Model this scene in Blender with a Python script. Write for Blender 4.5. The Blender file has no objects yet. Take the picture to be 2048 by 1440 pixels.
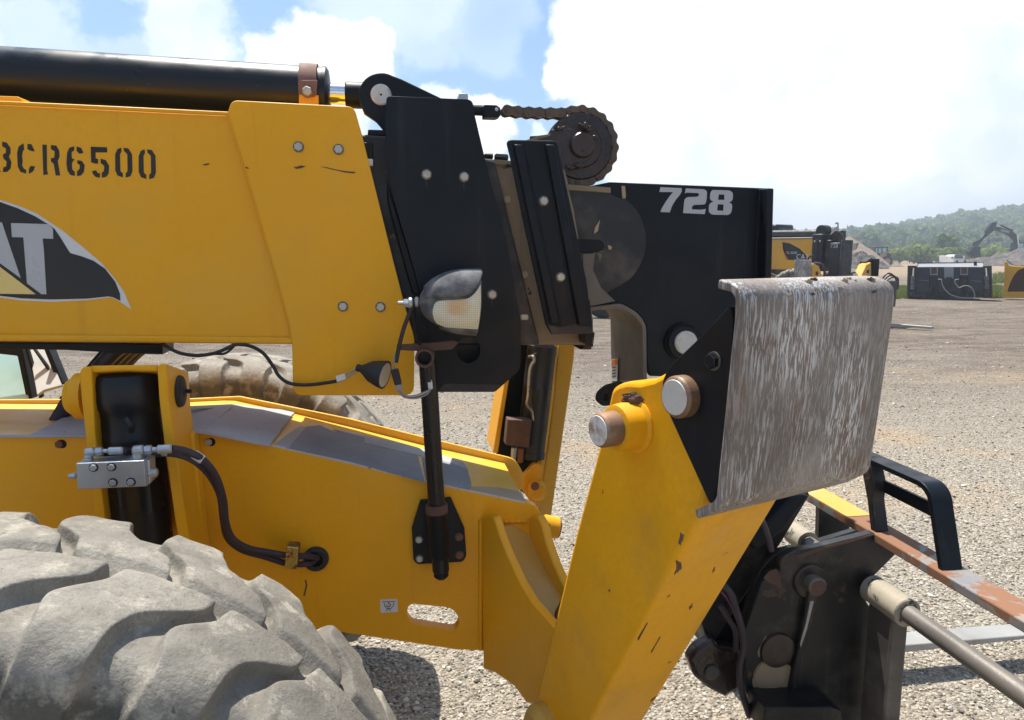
import bpy, bmesh, math, random
import numpy as np
from math import sin, cos, tan, pi, radians, sqrt, atan2
from mathutils import Vector, Matrix
from mathutils.geometry import tessellate_polygon

random.seed(7)
scene = bpy.context.scene
C = scene.collection

# ------------------------------------------------------------ camera
FPX = 1480.0
PITCH = radians(8.45)
CAM = Vector((0, 0, 1.75))
cam_data = bpy.data.cameras.new('camera')
cam_data.sensor_width = 36.0
cam_data.lens = FPX / 2048 * 36.0
cam_data.clip_start = 0.05
cam_data.clip_end = 4000
cam = bpy.data.objects.new('camera', cam_data)
C.objects.link(cam)
cam.location = CAM
cam.rotation_euler = (pi / 2 - PITCH, 0, 0)
scene.camera = cam

# ------------------------------------------------------------ exposure
scene.view_settings.view_transform = 'Standard'
scene.view_settings.look = 'None'
scene.view_settings.exposure = 0.70
scene.view_settings.gamma = 1.0
scene.view_settings.use_curve_mapping = False
scene.cycles.use_denoising = True
scene.cycles.max_bounces = 6
scene.cycles.diffuse_bounces = 3
scene.cycles.glossy_bounces = 3
scene.cycles.volume_bounces = 0
scene.cycles.sample_clamp_indirect = 6.0

def ray(u, v):
    a = (u - 1024) / FPX
    b = (720 - v) / FPX
    return Vector((a, cos(PITCH) + b * sin(PITCH), -sin(PITCH) + b * cos(PITCH)))

# ------------------------------------------------------------ sun
SUN_DIR = Vector((-0.20, 0.33, 1.0)).normalized()       # towards the sun
SUN_EL = math.asin(SUN_DIR.z)
SUN_AZ = atan2(SUN_DIR.x, SUN_DIR.y)                   # from +Y towards +X
sl = bpy.data.lights.new('sun', 'SUN')
sl.energy = 4.9
sl.angle = radians(0.53)
sl.color = (1.0, 0.94, 0.84)
sun = bpy.data.objects.new('sun', sl)
C.objects.link(sun)
sun.location = (4, 4, 20)
sun.rotation_euler = (-SUN_DIR).to_track_quat('-Z', 'Y').to_euler()

# ------------------------------------------------------------ node helper
class NT:
    def __init__(s, tree):
        s.t = tree
        s.n = tree.nodes
        s.l = tree.links
    def node(s, typ, **kw):
        nd = s.n.new(typ)
        for k, v in kw.items():
            if k == 'ins':
                for i, x in v.items():
                    if hasattr(x, 'links') or isinstance(x, bpy.types.NodeSocket):
                        s.l.new(x, nd.inputs[i])
                    else:
                        nd.inputs[i].default_value = x
            else:
                setattr(nd, k, v)
        return nd
    def math(s, op, a, b=0.0, clamp=False):
        nd = s.n.new('ShaderNodeMath')
        nd.operation = op
        nd.use_clamp = clamp
        for i, x in enumerate((a, b)):
            if isinstance(x, bpy.types.NodeSocket):
                s.l.new(x, nd.inputs[i])
            else:
                nd.inputs[i].default_value = x
        return nd.outputs[0]
    def vmath(s, op, a, b=None):
        nd = s.n.new('ShaderNodeVectorMath')
        nd.operation = op
        for i, x in enumerate((a, b)):
            if x is None:
                continue
            if isinstance(x, bpy.types.NodeSocket):
                s.l.new(x, nd.inputs[i])
            else:
                nd.inputs[i].default_value = x
        return nd
    def ramp(s, x, lo, hi, a=0.0, b=1.0):
        nd = s.n.new('ShaderNodeMapRange')
        nd.interpolation_type = 'SMOOTHSTEP'
        s.l.new(x, nd.inputs[0])
        nd.inputs[1].default_value = lo
        nd.inputs[2].default_value = hi
        nd.inputs[3].default_value = a
        nd.inputs[4].default_value = b
        return nd.outputs[0]
    def mix(s, fac, a, b):
        nd = s.n.new('ShaderNodeMix')
        nd.data_type = 'RGBA'
        for i, x in ((0, fac), (6, a), (7, b)):
            if isinstance(x, bpy.types.NodeSocket):
                s.l.new(x, nd.inputs[i])
            elif i == 0:
                nd.inputs[i].default_value = x
            else:
                nd.inputs[i].default_value = (x[0], x[1], x[2], 1.0)
        return nd.outputs[2]
    def noise(s, vec, scale, detail=4.0, rough=0.55, dist=0.0):
        nd = s.n.new('ShaderNodeTexNoise')
        s.l.new(vec, nd.inputs['Vector'])
        nd.inputs['Scale'].default_value = scale
        nd.inputs['Detail'].default_value = detail
        nd.inputs['Roughness'].default_value = rough
        nd.inputs['Distortion'].default_value = dist
        return nd.outputs[0]
    def mapping(s, vec, scale=(1, 1, 1), rot=(0, 0, 0), loc=(0, 0, 0)):
        nd = s.n.new('ShaderNodeMapping')
        s.l.new(vec, nd.inputs[0])
        nd.inputs[1].default_value = loc
        nd.inputs[2].default_value = rot
        nd.inputs[3].default_value = scale
        return nd.outputs[0]

# ------------------------------------------------------------ world: sky with clouds
world = bpy.data.worlds.new('World')
scene.world = world
world.use_nodes = True
wt = NT(world.node_tree)
wt.n.clear()
sky = wt.node('ShaderNodeTexSky', sky_type='NISHITA', sun_disc=False)
sky.sun_elevation = SUN_EL
sky.sun_rotation = SUN_AZ
sky.air_density = 1.0
sky.dust_density = 2.2
sky.ozone_density = 1.6
tc = wt.node('ShaderNodeTexCoord')
dirv = tc.outputs['Generated']
dn = wt.vmath('NORMALIZE', dirv).outputs[0]
# turbulence that ruffles the cloud outlines
tn = wt.node('ShaderNodeTexNoise', ins={'Vector': dn, 'Scale': 9.0, 'Detail': 7.0, 'Roughness': 0.58})
warp = wt.vmath('SCALE', wt.vmath('SUBTRACT', tn.outputs['Color'], (0.5, 0.5, 0.5)).outputs[0])
warp.inputs['Scale'].default_value = 0.155
dw = wt.vmath('ADD', dn, warp.outputs[0]).outputs[0]
CLOUDS = [  # u, v, radius px, density
    (95, 110, 85, .50), (190, 150, 80, .42), (335, 20, 70, .85), (385, 85, 85, .75), (300, 150, 60, .4),
    (560, 140, 70, .85), (655, 110, 85, 1.0), (725, 110, 75, .9), (650, 190, 120, .9),
    (850, 20, 90, .30), (980, 10, 110, .25), (760, -60, 160, .4),
    (885, 205, 50, .8), (985, 250, 60, 1.0), (960, 330, 70, .9), (1090, 270, 40, .5),
    (1180, 75, 75, 1.0), (1165, 140, 70, .9), (1260, 60, 120, 1.0), (1290, 160, 120, .9), (1430, 60, 200, 1.0),
    (1400, 260, 190, 1.0), (1600, 150, 260, 1.0), (1700, 330, 220, .9), (1850, 120, 260, 1.0),
    (1950, 330, 200, .8), (1300, 300, 100, .9), (2200, 100, 320, 1.0), (1500, -150, 320, 1.0),
    (1900, -200, 320, 1.0), (1560, 430, 130, .75), (1720, 410, 150, .85), (1900, 400, 150, .7), (2080, 380, 150, .8), (-200, 60, 170, .7), (-420, -80, 200, .6)]
tot = None
for (u, v, r, dens) in CLOUDS:
    d = ray(u, v).normalized()
    ang = r / FPX
    dist = wt.vmath('DISTANCE', dw, tuple(d)).outputs['Value']
    m = wt.ramp(dist, ang * 0.72, ang * 1.08, dens, 0.0)
    tot = m if tot is None else wt.math('MAXIMUM', tot, m)
# the same kind of clouds everywhere else in the sky
fb = wt.noise(wt.mapping(dn, (3.2, 3.2, 6.0)), 1.0, 8.0, 0.58, 0.3)
fbm = wt.ramp(fb, 0.50, 0.66, 0.0, 0.85)
cen = ray(1024, 240).normalized()
away = wt.ramp(wt.vmath('DISTANCE', dn, tuple(cen)).outputs['Value'], 0.80, 1.25, 0.0, 1.0)
tot = wt.math('MAXIMUM', tot, wt.math('MULTIPLY', fbm, away))
soft = wt.noise(dn, 14.0, 5.0, 0.55)
body = wt.ramp(wt.noise(dn, 5.0, 3.0, 0.5), 0.36, 0.62, 0.0, 1.0)
cl_col = wt.mix(body, (6.6, 7.3, 8.2), (10.4, 10.5, 10.4))
cl_col = wt.mix(wt.ramp(soft, .3, .75, 0.0, 0.4), cl_col, (10.0, 10.0, 9.8))
fac = wt.math('MULTIPLY', tot, wt.ramp(soft, 0.18, 0.5, 0.8, 1.0), clamp=True)
skc = wt.node('ShaderNodeMix', data_type='RGBA', blend_type='MULTIPLY', ins={0: 1.0, 6: sky.outputs[0], 7: (.72, .98, 1.16, 1)})
col = wt.mix(fac, skc.outputs[2], cl_col)
bg = wt.node('ShaderNodeBackground', ins={'Color': col, 'Strength': 0.088})
wo = wt.node('ShaderNodeOutputWorld', ins={'Surface': bg.outputs[0]})

# ------------------------------------------------------------ frames and planes
TH = radians(9.0)
XM = Vector((cos(TH), sin(TH), 0))
YM = Vector((-sin(TH), cos(TH), 0))
ZM = Vector((0, 0, 1))

class Plane:
    def __init__(s, o, e1, e2):
        s.o, s.e1, s.e2 = Vector(o), Vector(e1).normalized(), Vector(e2).normalized()
        s.n = s.e1.cross(s.e2).normalized()
        if s.n.dot(CAM - s.o) < 0:
            s.n = -s.n
    def hit(s, u, v):
        d = ray(u, v)
        t = (s.o - CAM).dot(s.n) / d.dot(s.n)
        return CAM + d * t
    def shift(s, a):
        return Plane(s.o + s.n * a, s.e1, s.e2)
def PD(D):
    return Plane(YM * D, XM, ZM)
def PX(x):
    return Plane(XM * x, YM, ZM)
def PZ(z):
    return Plane(ZM * z, XM, YM)
def at(u, v, Y):
    d = ray(u, v)
    return CAM + d * (Y / d.y)
def M(x, D, z):
    return XM * x + YM * D + ZM * z

# ------------------------------------------------------------ object helpers
def tag(o, label=None, cat=None, group=None, kind=None):
    if label: o['label'] = label
    if cat: o['category'] = cat
    if group: o['group'] = group
    if kind: o['kind'] = kind
    return o
ROOTM = {}
def thing(name, label, cat, loc=(0, 0, 0), rotz=0.0, group=None):
    o = bpy.data.objects.new(name, None)
    C.objects.link(o)
    o.empty_display_size = 0.3
    o.location = loc
    o.rotation_euler = (0, 0, rotz)
    ROOTM[o] = (Matrix.Translation(Vector(loc)) @ Matrix.Rotation(rotz, 4, 'Z')).inverted()
    return tag(o, label, cat, group)
def root_inv(p):
    while p is not None and p.parent is not None:
        p = p.parent
    return ROOTM.get(p, Matrix.Identity(4)) if p is not None else Matrix.Identity(4)

def mk(name, verts, faces, mat, parent=None, smooth=True, bevel=0.0, seg=2, sharp=35, mats=None, fm=None):
    inv = root_inv(parent)
    me = bpy.data.meshes.new(name)
    me.from_pydata([tuple(inv @ Vector(v)) for v in verts], [], faces)
    me.update()
    for m in ([mat] if mats is None else mats):
        me.materials.append(m)
    if fm is not None:
        me.polygons.foreach_set('material_index', fm)
    bm = bmesh.new()
    bm.from_mesh(me)
    bmesh.ops.recalc_face_normals(bm, faces=bm.faces)
    bm.to_mesh(me)
    bm.free()
    if smooth:
        me.polygons.foreach_set('use_smooth', [True] * len(me.polygons))
        me.set_sharp_from_angle(angle=radians(sharp))
    o = bpy.data.objects.new(name, me)
    C.objects.link(o)
    if parent is not None:
        o.parent = parent
    if bevel > 0:
        b = o.modifiers.new('bevel', 'BEVEL')
        b.width = bevel
        b.segments = seg
        b.limit_method = 'ANGLE'
        b.angle_limit = radians(40)
        b.use_clamp_overlap = True
    return o

def fillet(pts, n=5):
    """points (u, v) or (u, v, r): corners with r are rounded"""
    out = []
    N = len(pts)
    for i, p in enumerate(pts):
        if len(p) == 2:
            out.append((p[0], p[1]))
            continue
        a = Vector(pts[i - 1][:2]); b = Vector(p[:2]); c = Vector(pts[(i + 1) % N][:2])
        r = min(p[2], (a - b).length * .49, (c - b).length * .49)
        s = b + (a - b).normalized() * r
        e = b + (c - b).normalized() * r
        for k in range(n + 1):
            t = k / n
            q = s * (1 - t) ** 2 + b * 2 * t * (1 - t) + e * t * t
            out.append((q.x, q.y))
    return out
def arc(cx, cy, r, a0, a1, n=10, ry=None):
    ry = r if ry is None else ry
    return [(cx + r * cos(radians(a0 + (a1 - a0) * k / n)), cy + ry * sin(radians(a0 + (a1 - a0) * k / n))) for k in range(n + 1)]

def prism(name, parent, mat, front, back, holes=None, bevel=0.002, **kw):
    """front and back: lists of world points; holes: list of (front, back) lists"""
    n = len(front)
    V = list(front) + list(back)
    Fs = []
    loops = [(0, n, n)]          # start front, count, start back
    if holes:
        for hf, hb in holes:
            s = len(V)
            V += list(hf) + list(hb)
            loops.append((s, len(hf), s + len(hf)))
        polyl = [list(front)] + [list(h[0]) for h in holes]
        idx = list(range(n))
        bidx = list(range(n, 2 * n))
        for (s, cnt, b) in loops[1:]:
            idx += list(range(s, s + cnt))
            bidx += list(range(b, b + cnt))
        for t in tessellate_polygon(polyl):
            Fs.append([idx[i] for i in t])
            Fs.append([bidx[i] for i in reversed(t)])
    else:
        Fs.append(list(range(n)))
        Fs.append(list(range(2 * n - 1, n - 1, -1)))
    for (s, cnt, b) in loops:
        for i in range(cnt):
            j = (i + 1) % cnt
            Fs.append([s + i, s + j, b + j, b + i])
    return mk(name, V, Fs, mat, parent, bevel=bevel, **kw)

def plate(name, parent, mat, px, pl, thick, holes=None, bevel=0.002, back=None, **kw):
    """polygon traced on plane pl, its near face there, thick metres deep (away from the viewer, or along back)"""
    dv = (-pl.n if back is None else Vector(back).normalized()) * thick
    f = [pl.hit(*p) for p in fillet(px)]
    hs = None
    if holes:
        hs = []
        for h in holes:
            hf = [pl.hit(*p) for p in fillet(h)]
            hs.append((hf, [p + dv for p in hf]))
    return prism(name, parent, mat, f, [p + dv for p in f], hs, bevel, **kw)

def box(name, parent, mat, o, ex, ey, ez, bevel=0.003, **kw):
    """o corner; ex, ey, ez edge vectors"""
    o, ex, ey, ez = Vector(o), Vector(ex), Vector(ey), Vector(ez)
    f = [o, o + ex, o + ex + ez, o + ez]
    return prism(name, parent, mat, f, [p + ey for p in f], None, bevel, **kw)
def mbox(name, parent, mat, x0, x1, d0, d1, z0, z1, bevel=0.003, **kw):
    return box(name, parent, mat, M(x0, d0, z0), XM * (x1 - x0), YM * (d1 - d0), ZM * (z1 - z0), bevel, **kw)

def frame_of(ax):
    ax = Vector(ax).normalized()
    h = Vector((0, 0, 1)) if abs(ax.z) < .9 else Vector((1, 0, 0))
    e1 = ax.cross(h).normalized()
    return ax, e1, ax.cross(e1).normalized()
def lathe(name, parent, mat, p0, ax, prof, seg=28, bevel=0.0, closed=False, **kw):
    """prof: (t along the axis, radius)"""
    ax, e1, e2 = frame_of(ax)
    p0 = Vector(p0)
    V, Fs = [], []
    for (t, r) in prof:
        for k in range(seg):
            a = 2 * pi * k / seg
            V.append(p0 + ax * t + (e1 * cos(a) + e2 * sin(a)) * max(r, 1e-4))
    for i in range(len(prof) - 1):
        for k in range(seg):
            k2 = (k + 1) % seg
            Fs.append([i * seg + k, i * seg + k2, (i + 1) * seg + k2, (i + 1) * seg + k])
    if closed:
        i = len(prof) - 1
        for k in range(seg):
            k2 = (k + 1) % seg
            Fs.append([i * seg + k, i * seg + k2, k2, k])
    else:
        Fs.append(list(range(seg)))
        Fs.append([(len(prof) - 1) * seg + k for k in range(seg)][::-1])
    return mk(name, V, Fs, mat, parent, bevel=bevel, **kw)
def cyl(name, parent, mat, p0, p1, r, seg=24, ch=0.003, **kw):
    p0, p1 = Vector(p0), Vector(p1)
    L = (p1 - p0).length
    ch = min(ch, L * .3, r * .4)
    return lathe(name, parent, mat, p0, p1 - p0, [(0, r - ch), (ch, r), (L - ch, r), (L, r - ch)], seg, **kw)

def smooth_path(P, sub=6):
    P = [Vector(p) for p in P]
    out = []
    for i in range(len(P) - 1):
        a = P[max(i - 1, 0)]; b = P[i]; c = P[i + 1]; d = P[min(i + 2, len(P) - 1)]
        for k in range(sub):
            t = k / sub
            out.append(.5 * ((2 * b) + (c - a) * t + (2 * a - 5 * b + 4 * c - d) * t * t + (3 * b - a - 3 * c + d) * t ** 3))
    out.append(P[-1])
    return out
def tube(name, parent, mat, P, r, seg=10, sub=6, smoothp=True, **kw):
    P = smooth_path(P, sub) if smoothp else [Vector(p) for p in P]
    V, Fs = [], []
    ax, e1, e2 = frame_of(P[1] - P[0])
    for i, p in enumerate(P):
        t = (P[min(i + 1, len(P) - 1)] - P[max(i - 1, 0)]).normalized()
        e1 = (e1 - t * e1.dot(t)).normalized()
        e2 = t.cross(e1)
        for k in range(seg):
            a = 2 * pi * k / seg
            V.append(p + (e1 * cos(a) + e2 * sin(a)) * r)
    for i in range(len(P) - 1):
        for k in range(seg):
            k2 = (k + 1) % seg
            Fs.append([i * seg + k, i * seg + k2, (i + 1) * seg + k2, (i + 1) * seg + k])
    Fs.append(list(range(seg)))
    Fs.append([(len(P) - 1) * seg + k for k in range(seg)][::-1])
    return mk(name, V, Fs, mat, parent, **kw)
def bolt(parent, mat, p, n, r, h=None, washer=True):
    """hex head with washer; p the seat, n outwards"""
    n, e1, e2 = frame_of(n)
    p = Vector(p)
    h = r * .62 if h is None else h
    V, Fs = [], []
    def ring(rad, t, k, ph=0.0):
        s = len(V)
        for i in range(k):
            a = 2 * pi * i / k + ph
            V.append(p + n * t + (e1 * cos(a) + e2 * sin(a)) * rad)
        return s
    def band(a, b, k):
        for i in range(k):
            j = (i + 1) % k
            Fs.append([a + i, a + j, b + j, b + i])
    t0 = 0.0
    nw = 0
    if washer:
        a = ring(r * 1.22, 0, 18); b = ring(r * 1.22, r * .16, 18)
        band(a, b, 18); Fs.append([b + i for i in range(18)])
        nw = len(Fs)
        t0 = r * .16
    ph = random.random()
    a = ring(r, t0, 6, ph); b = ring(r, t0 + h * .82, 6, ph); c = ring(r * .82, t0 + h, 6, ph)
    band(a, b, 6); band(b, c, 6); Fs.append([c + i for i in range(6)])
    if nw:
        return mk('bolt', V, Fs, mat, parent, sharp=25, mats=[mat, MATS['dull_washer']], fm=[1] * nw + [0] * (len(Fs) - nw))
    return mk('bolt', V, Fs, mat, parent, sharp=25)
# ------------------------------------------------------------ materials
MATS = {}
def base_mat(name):
    m = bpy.data.materials.new(name)
    m.use_nodes = True
    t = NT(m.node_tree)
    b = t.n['Principled BSDF']
    MATS[name] = m
    return m, t, b
def paint(name, col, rough=.45, metal=0.0, var=.10, fine=.05, specks=None, speck_lo=.70, speck_scale=45,
          dust=None, dust_lo=.5, dust_hi=.75, dust_scale=5, dust_amt=.8, bump=.0008, bump_scale=220, spec=.5, rough_var=.12, stretch=(1, 1, 1),
          patch=None, patch_lo=.55, patch_scale=9, drips=None):
    m, t, b = base_mat(name)
    v = t.node('ShaderNodeTexCoord').outputs['Object']
    big = t.noise(v, 2.3, 5)
    sm = t.noise(v, 70, 4)
    def sc(c, k): return tuple(min(1, x * k) for x in c)
    c = t.mix(t.ramp(big, .3, .7), sc(col, 1 - var), sc(col, 1 + var))
    c = t.mix(t.ramp(sm, .3, .7, 0, .5), c, sc(col, 1 - fine * 2))
    if drips is not None:
        dv = t.mapping(v, (30, 30, 1.6))
        f = t.ramp(t.noise(dv, 1.0, 5, .6), .56, .74, 0, drips[1])
        c = t.mix(f, c, drips[0])
    if dust is not None:
        f = t.ramp(t.noise(t.mapping(v, stretch), dust_scale, 7, .62), dust_lo, dust_hi, 0, dust_amt)
        c = t.mix(f, c, dust)
    r = t.ramp(t.noise(v, 9, 5), .3, .7, rough - rough_var, rough + rough_var)
    if patch is not None:
        f2 = t.ramp(t.noise(v, patch_scale, 8, .65, .4), patch_lo, patch_lo + .035)
        c = t.mix(f2, c, patch)
        r = t.math('MAXIMUM', r, t.math('MULTIPLY', f2, .85))
    if specks is not None:
        f3 = t.ramp(t.noise(v, speck_scale, 6, .7), speck_lo, speck_lo + .03)
        c = t.mix(f3, c, specks)
    t.l.new(c, b.inputs['Base Color'])
    t.l.new(r, b.inputs['Roughness'])
    b.inputs['Metallic'].default_value = metal
    b.inputs['Specular IOR Level'].default_value = spec
    if bump:
        hgt_ = t.math('ADD', t.math('MULTIPLY', t.noise(v, bump_scale, 3), bump), t.math('MULTIPLY', t.noise(v, 3.2, 2), .003))
        bn = t.node('ShaderNodeBump', ins={'Height': hgt_, 'Strength': .5, 'Distance': 1.0})
        t.l.new(bn.outputs[0], b.inputs['Normal'])
    return m

YEL = (.84, .392, .006)
yellow = paint('yellow_paint', YEL, rough=.42, var=.06, fine=.03, spec=.3, specks=(.10, .06, .03), speck_lo=.765, speck_scale=38, dust=(.74, .395, .045), dust_lo=.42, dust_hi=.76, dust_scale=3.5, dust_amt=.55, bump=.0006, drips=((.60, .27, .015), .30))
yellow_worn = paint('yellow_paint_scratched', YEL, rough=.45, var=.06, spec=.3, specks=(.09, .045, .025), speck_lo=.68, speck_scale=30, dust=(.36, .22, .07), dust_lo=.45, dust_hi=.8, dust_amt=.4, patch=(.10, .05, .03), patch_lo=.672, patch_scale=12)
yellow_dirty = paint('yellow_paint_dusty', (.56, .31, .03), rough=.6, var=.1, dust=(.45, .34, .18), dust_lo=.35, dust_hi=.7, dust_amt=.75, specks=(.09, .05, .03), speck_lo=.70)
black = paint('black_paint', (.0050, .0080, .0125), rough=.46, var=.2, spec=.27, dust=(.045, .05, .055), dust_lo=.55, dust_hi=.9, dust_amt=.3, specks=(.20, .18, .16), speck_lo=.765, speck_scale=60, bump=.0005, drips=((.028, .034, .040), .35))
black_gloss = paint('black_cylinder_paint', (.006, .008, .012), spec=.4, rough=.34, var=.2, dust=(.06, .055, .05), dust_lo=.55, dust_hi=.9, dust_amt=.3, bump=.0003)
black_satin = paint('satin_black_cylinder', (.020, .022, .026), rough=.40, var=.15, dust=(.06, .06, .06), dust_amt=.4)
black_dusty = paint('black_paint_dust_at_foot', (.012, .013, .016), rough=.5, dust=(.26, .20, .14), dust_lo=.5, dust_hi=.8, dust_amt=.5, specks=(.25, .23, .2), speck_lo=.74)
black_worn = paint('black_paint_worn_to_tan', (.018, .019, .023), rough=.48, var=.25, patch=(.20, .155, .10), patch_lo=.64, patch_scale=8, specks=(.35, .32, .28), speck_lo=.745, speck_scale=50, dust=(.17, .135, .095), dust_lo=.46, dust_hi=.76, dust_scale=7, dust_amt=.6, spec=.45)
black_mud = paint('black_paint_muddy', (.011, .011, .012), rough=.42, var=.25, spec=.4, dust=(.15, .115, .08), dust_lo=.48, dust_hi=.74, dust_scale=5, dust_amt=.5, specks=(.42, .40, .36), speck_lo=.715, speck_scale=34, patch=(.085, .05, .033), patch_lo=.60, patch_scale=8, drips=((.08, .068, .056), .3))
tan_worn = paint('tan_worn_steel', (.27, .20, .125), rough=.65, var=.15, patch=(.025, .025, .028), patch_lo=.60, patch_scale=7, specks=(.03, .03, .03), speck_lo=.68, dust=(.16, .12, .08), dust_lo=.45, dust_hi=.7, dust_amt=.6, drips=((.10, .075, .05), .5))
zinc = paint('galvanised_steel', (.50, .53, .56), rough=.42, metal=.75, var=.12, dust=(.25, .24, .23), dust_lo=.5, dust_hi=.8, dust_amt=.4)
boltm = paint('zinc_bolt', (.50, .48, .43), rough=.45, metal=.6, var=.15, dust=(.28, .22, .14), dust_lo=.45, dust_hi=.75, dust_amt=.5, dust_scale=90)
washer_m = paint('dull_washer', (.16, .145, .12), rough=.6, metal=.3, var=.2, dust=(.08, .07, .06), dust_scale=60)
yellow_sunlit = paint('sunlit_yellow', (.80, .46, .055), rough=.5, var=.06, spec=.3, dust=(.70, .50, .20), dust_lo=.45, dust_hi=.75, dust_amt=.5, specks=(.12, .07, .03), speck_lo=.75)  # paler copy of the yellow, sunlight painted into its colour
boltrust = paint('rusty_bolt', (.22, .085, .04), rough=.8, metal=.1, var=.3, dust=(.09, .05, .035), dust_scale=120)
chrome = paint('chrome_rod', (.78, .78, .78), rough=.09, metal=1.0, var=.03, rough_var=.03, bump=0)
pin_side = paint('rusty_pin_side', (.25, .145, .085), rough=.55, metal=.35, var=.2, dust=(.42, .36, .28), dust_lo=.5, dust_hi=.7, dust_amt=.7, dust_scale=16, specks=(.10, .05, .03), speck_lo=.64, speck_scale=50)
steel = paint('bare_steel', (.48, .46, .44), rough=.38, metal=.85, var=.15, dust=(.20, .13, .08), dust_lo=.45, dust_hi=.7, dust_amt=.8, dust_scale=22, drips=((.2, .1, .05), .5))
pinface = paint('worn_pin_face', (.64, .62, .59), rough=.5, metal=.1, var=.2, dust=(.27, .14, .07), dust_lo=.47, dust_hi=.66, dust_amt=.85, dust_scale=24)
pinwhite = paint('pale_pin_face', (.62, .61, .57), rough=.6, metal=.1, var=.15, dust=(.3, .27, .2), dust_scale=40, dust_amt=.6, dust_lo=.45, dust_hi=.7)
rust = paint('rust', (.12, .062, .042), rough=.85, var=.3, dust=(.10, .055, .04), dust_lo=.4, dust_hi=.65, dust_scale=18, specks=(.28, .13, .06), speck_lo=.66, speck_scale=70, bump=.0015)
rustbrown = paint('rust_brown_strap', (.19, .10, .075), rough=.7, var=.2, dust=(.26, .16, .12), dust_lo=.5, dust_hi=.8)
rust_bar = paint('rusting_bar', (.19, .195, .21), rough=.6, var=.12, patch=(.24, .115, .062), patch_lo=.465, patch_scale=5.5, specks=(.12, .05, .03), speck_lo=.64, speck_scale=40, dust=(.42, .25, .10), dust_lo=.5, dust_hi=.8, dust_amt=.6)
grease = paint('dark_grease', (.028, .016, .013), rough=.3, var=.5, dust=(.06, .035, .025), dust_lo=.4, dust_hi=.7, bump=.004, bump_scale=60)
chainm = paint('oily_chain', (.125, .085, .055), rough=.42, metal=.3, var=.25, dust=(.07, .04, .03), dust_lo=.45, dust_hi=.7, dust_scale=60, specks=(.3, .22, .15), speck_lo=.68, speck_scale=120)
grip = paint('grey_grip_tape', (.42, .435, .46), rough=.8, var=.12, dust=(.30, .30, .30), dust_lo=.45, dust_hi=.8, dust_amt=.6, specks=(.06, .06, .06), speck_lo=.66, speck_scale=60, bump=.002, bump_scale=500)
grip_dark = paint('dark_grip_tape', (.25, .265, .29), rough=.75, var=.2, dust=(.2, .2, .2), dust_lo=.5, dust_hi=.8, dust_amt=.5, bump=.002, bump_scale=500)
tape_pale = paint('pale_torn_tape', (.42, .42, .41), rough=.75, var=.1, dust=(.30, .27, .2), dust_lo=.45, dust_hi=.8, dust_amt=.6)
white_dec = paint('white_decal', (.66, .67, .68), rough=.35, var=.05, fine=.02, dust=(.5, .47, .42), dust_lo=.5, dust_hi=.8, dust_amt=.5, bump=0)
grey_dec = paint('pale_grey_decal', (.46, .47, .49), rough=.35, var=.05, fine=.02, dust=(.38, .36, .33), dust_lo=.5, dust_hi=.8, dust_amt=.5, bump=0)
black_dec = paint('black_decal', (.012, .012, .015), rough=.38, var=.1, bump=0)
yellow_dec = paint('cream_yellow_decal', (.80, .60, .20), rough=.35, var=.05, fine=.02, bump=0)
orange_dec = paint('orange_decal', (.62, .14, .03), rough=.4, var=.05, bump=0)
red_dec = paint('red_decal', (.45, .03, .03), rough=.4, var=.05, bump=0)
stencil = paint('stencil_paint', (.022, .020, .018), rough=.7, var=.25, specks=(.35, .22, .05), speck_lo=.71, speck_scale=90, dust=(.09, .07, .03), dust_lo=.5, dust_hi=.8, dust_amt=.5)
rubber = paint('black_rubber', (.016, .016, .018), rough=.6, var=.2, dust=(.08, .075, .07), dust_lo=.5, dust_hi=.8, dust_amt=.5)
hose_m = paint('hydraulic_hose_rubber', (.030, .021, .031), rough=.5, var=.25, dust=(.09, .07, .08), dust_lo=.5, dust_hi=.75, dust_amt=.6, bump=.001, bump_scale=600)
purple = paint('purple_hose_stripe', (.12, .03, .10), rough=.6)
lamp_grey = paint('weathered_grey_plastic', (.085, .09, .10), spec=.2, rough=.82, var=.2, dust=(.26, .26, .25), dust_lo=.42, dust_hi=.68, dust_amt=.75, dust_scale=14)
cable_grey = paint('grey_wire', (.30, .28, .26), rough=.6)
cream = paint('cream_plastic', (.60, .56, .46), rough=.5, var=.05)
fork_m = paint('worn_fork_steel', (.36, .35, .33), rough=.5, metal=.3, var=.12, dust=(.22, .17, .13), dust_lo=.45, dust_hi=.75, dust_amt=.7)
shank_m = paint('muddy_fork_steel', (.085, .075, .066), rough=.55, metal=.2, var=.25, dust=(.22, .19, .16), dust_lo=.48, dust_hi=.7, dust_amt=.6, specks=(.4, .37, .33), speck_lo=.72)
shaft_m = paint('grey_shaft_steel', (.17, .155, .14), rough=.5, metal=.35, var=.2, dust=(.26, .23, .19), dust_lo=.45, dust_hi=.7, dust_amt=.6, specks=(.04, .035, .03), speck_lo=.66)
collar_m = paint('cream_worn_sleeve', (.33, .29, .22), rough=.6, var=.15, patch=(.06, .05, .045), patch_lo=.56, patch_scale=10)
zincpass = paint('iridescent_zinc', (.40, .32, .13), rough=.3, metal=.9, var=.2, dust=(.14, .30, .18), dust_lo=.5, dust_hi=.6, dust_scale=25, patch=(.26, .10, .05), patch_lo=.52, patch_scale=28)
tan_strip = paint('tan_dust_and_shade', (.42, .32, .20), rough=.75, var=.12, dust=(.30, .25, .18), dust_amt=.5)  # tan of scrapes and mud crumbs, also of the painted shadow
edge_white = paint('rubbed_pale_edge', (.55, .52, .47), rough=.6, var=.15, patch=(.16, .12, .09), patch_lo=.6, patch_scale=25)

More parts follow.
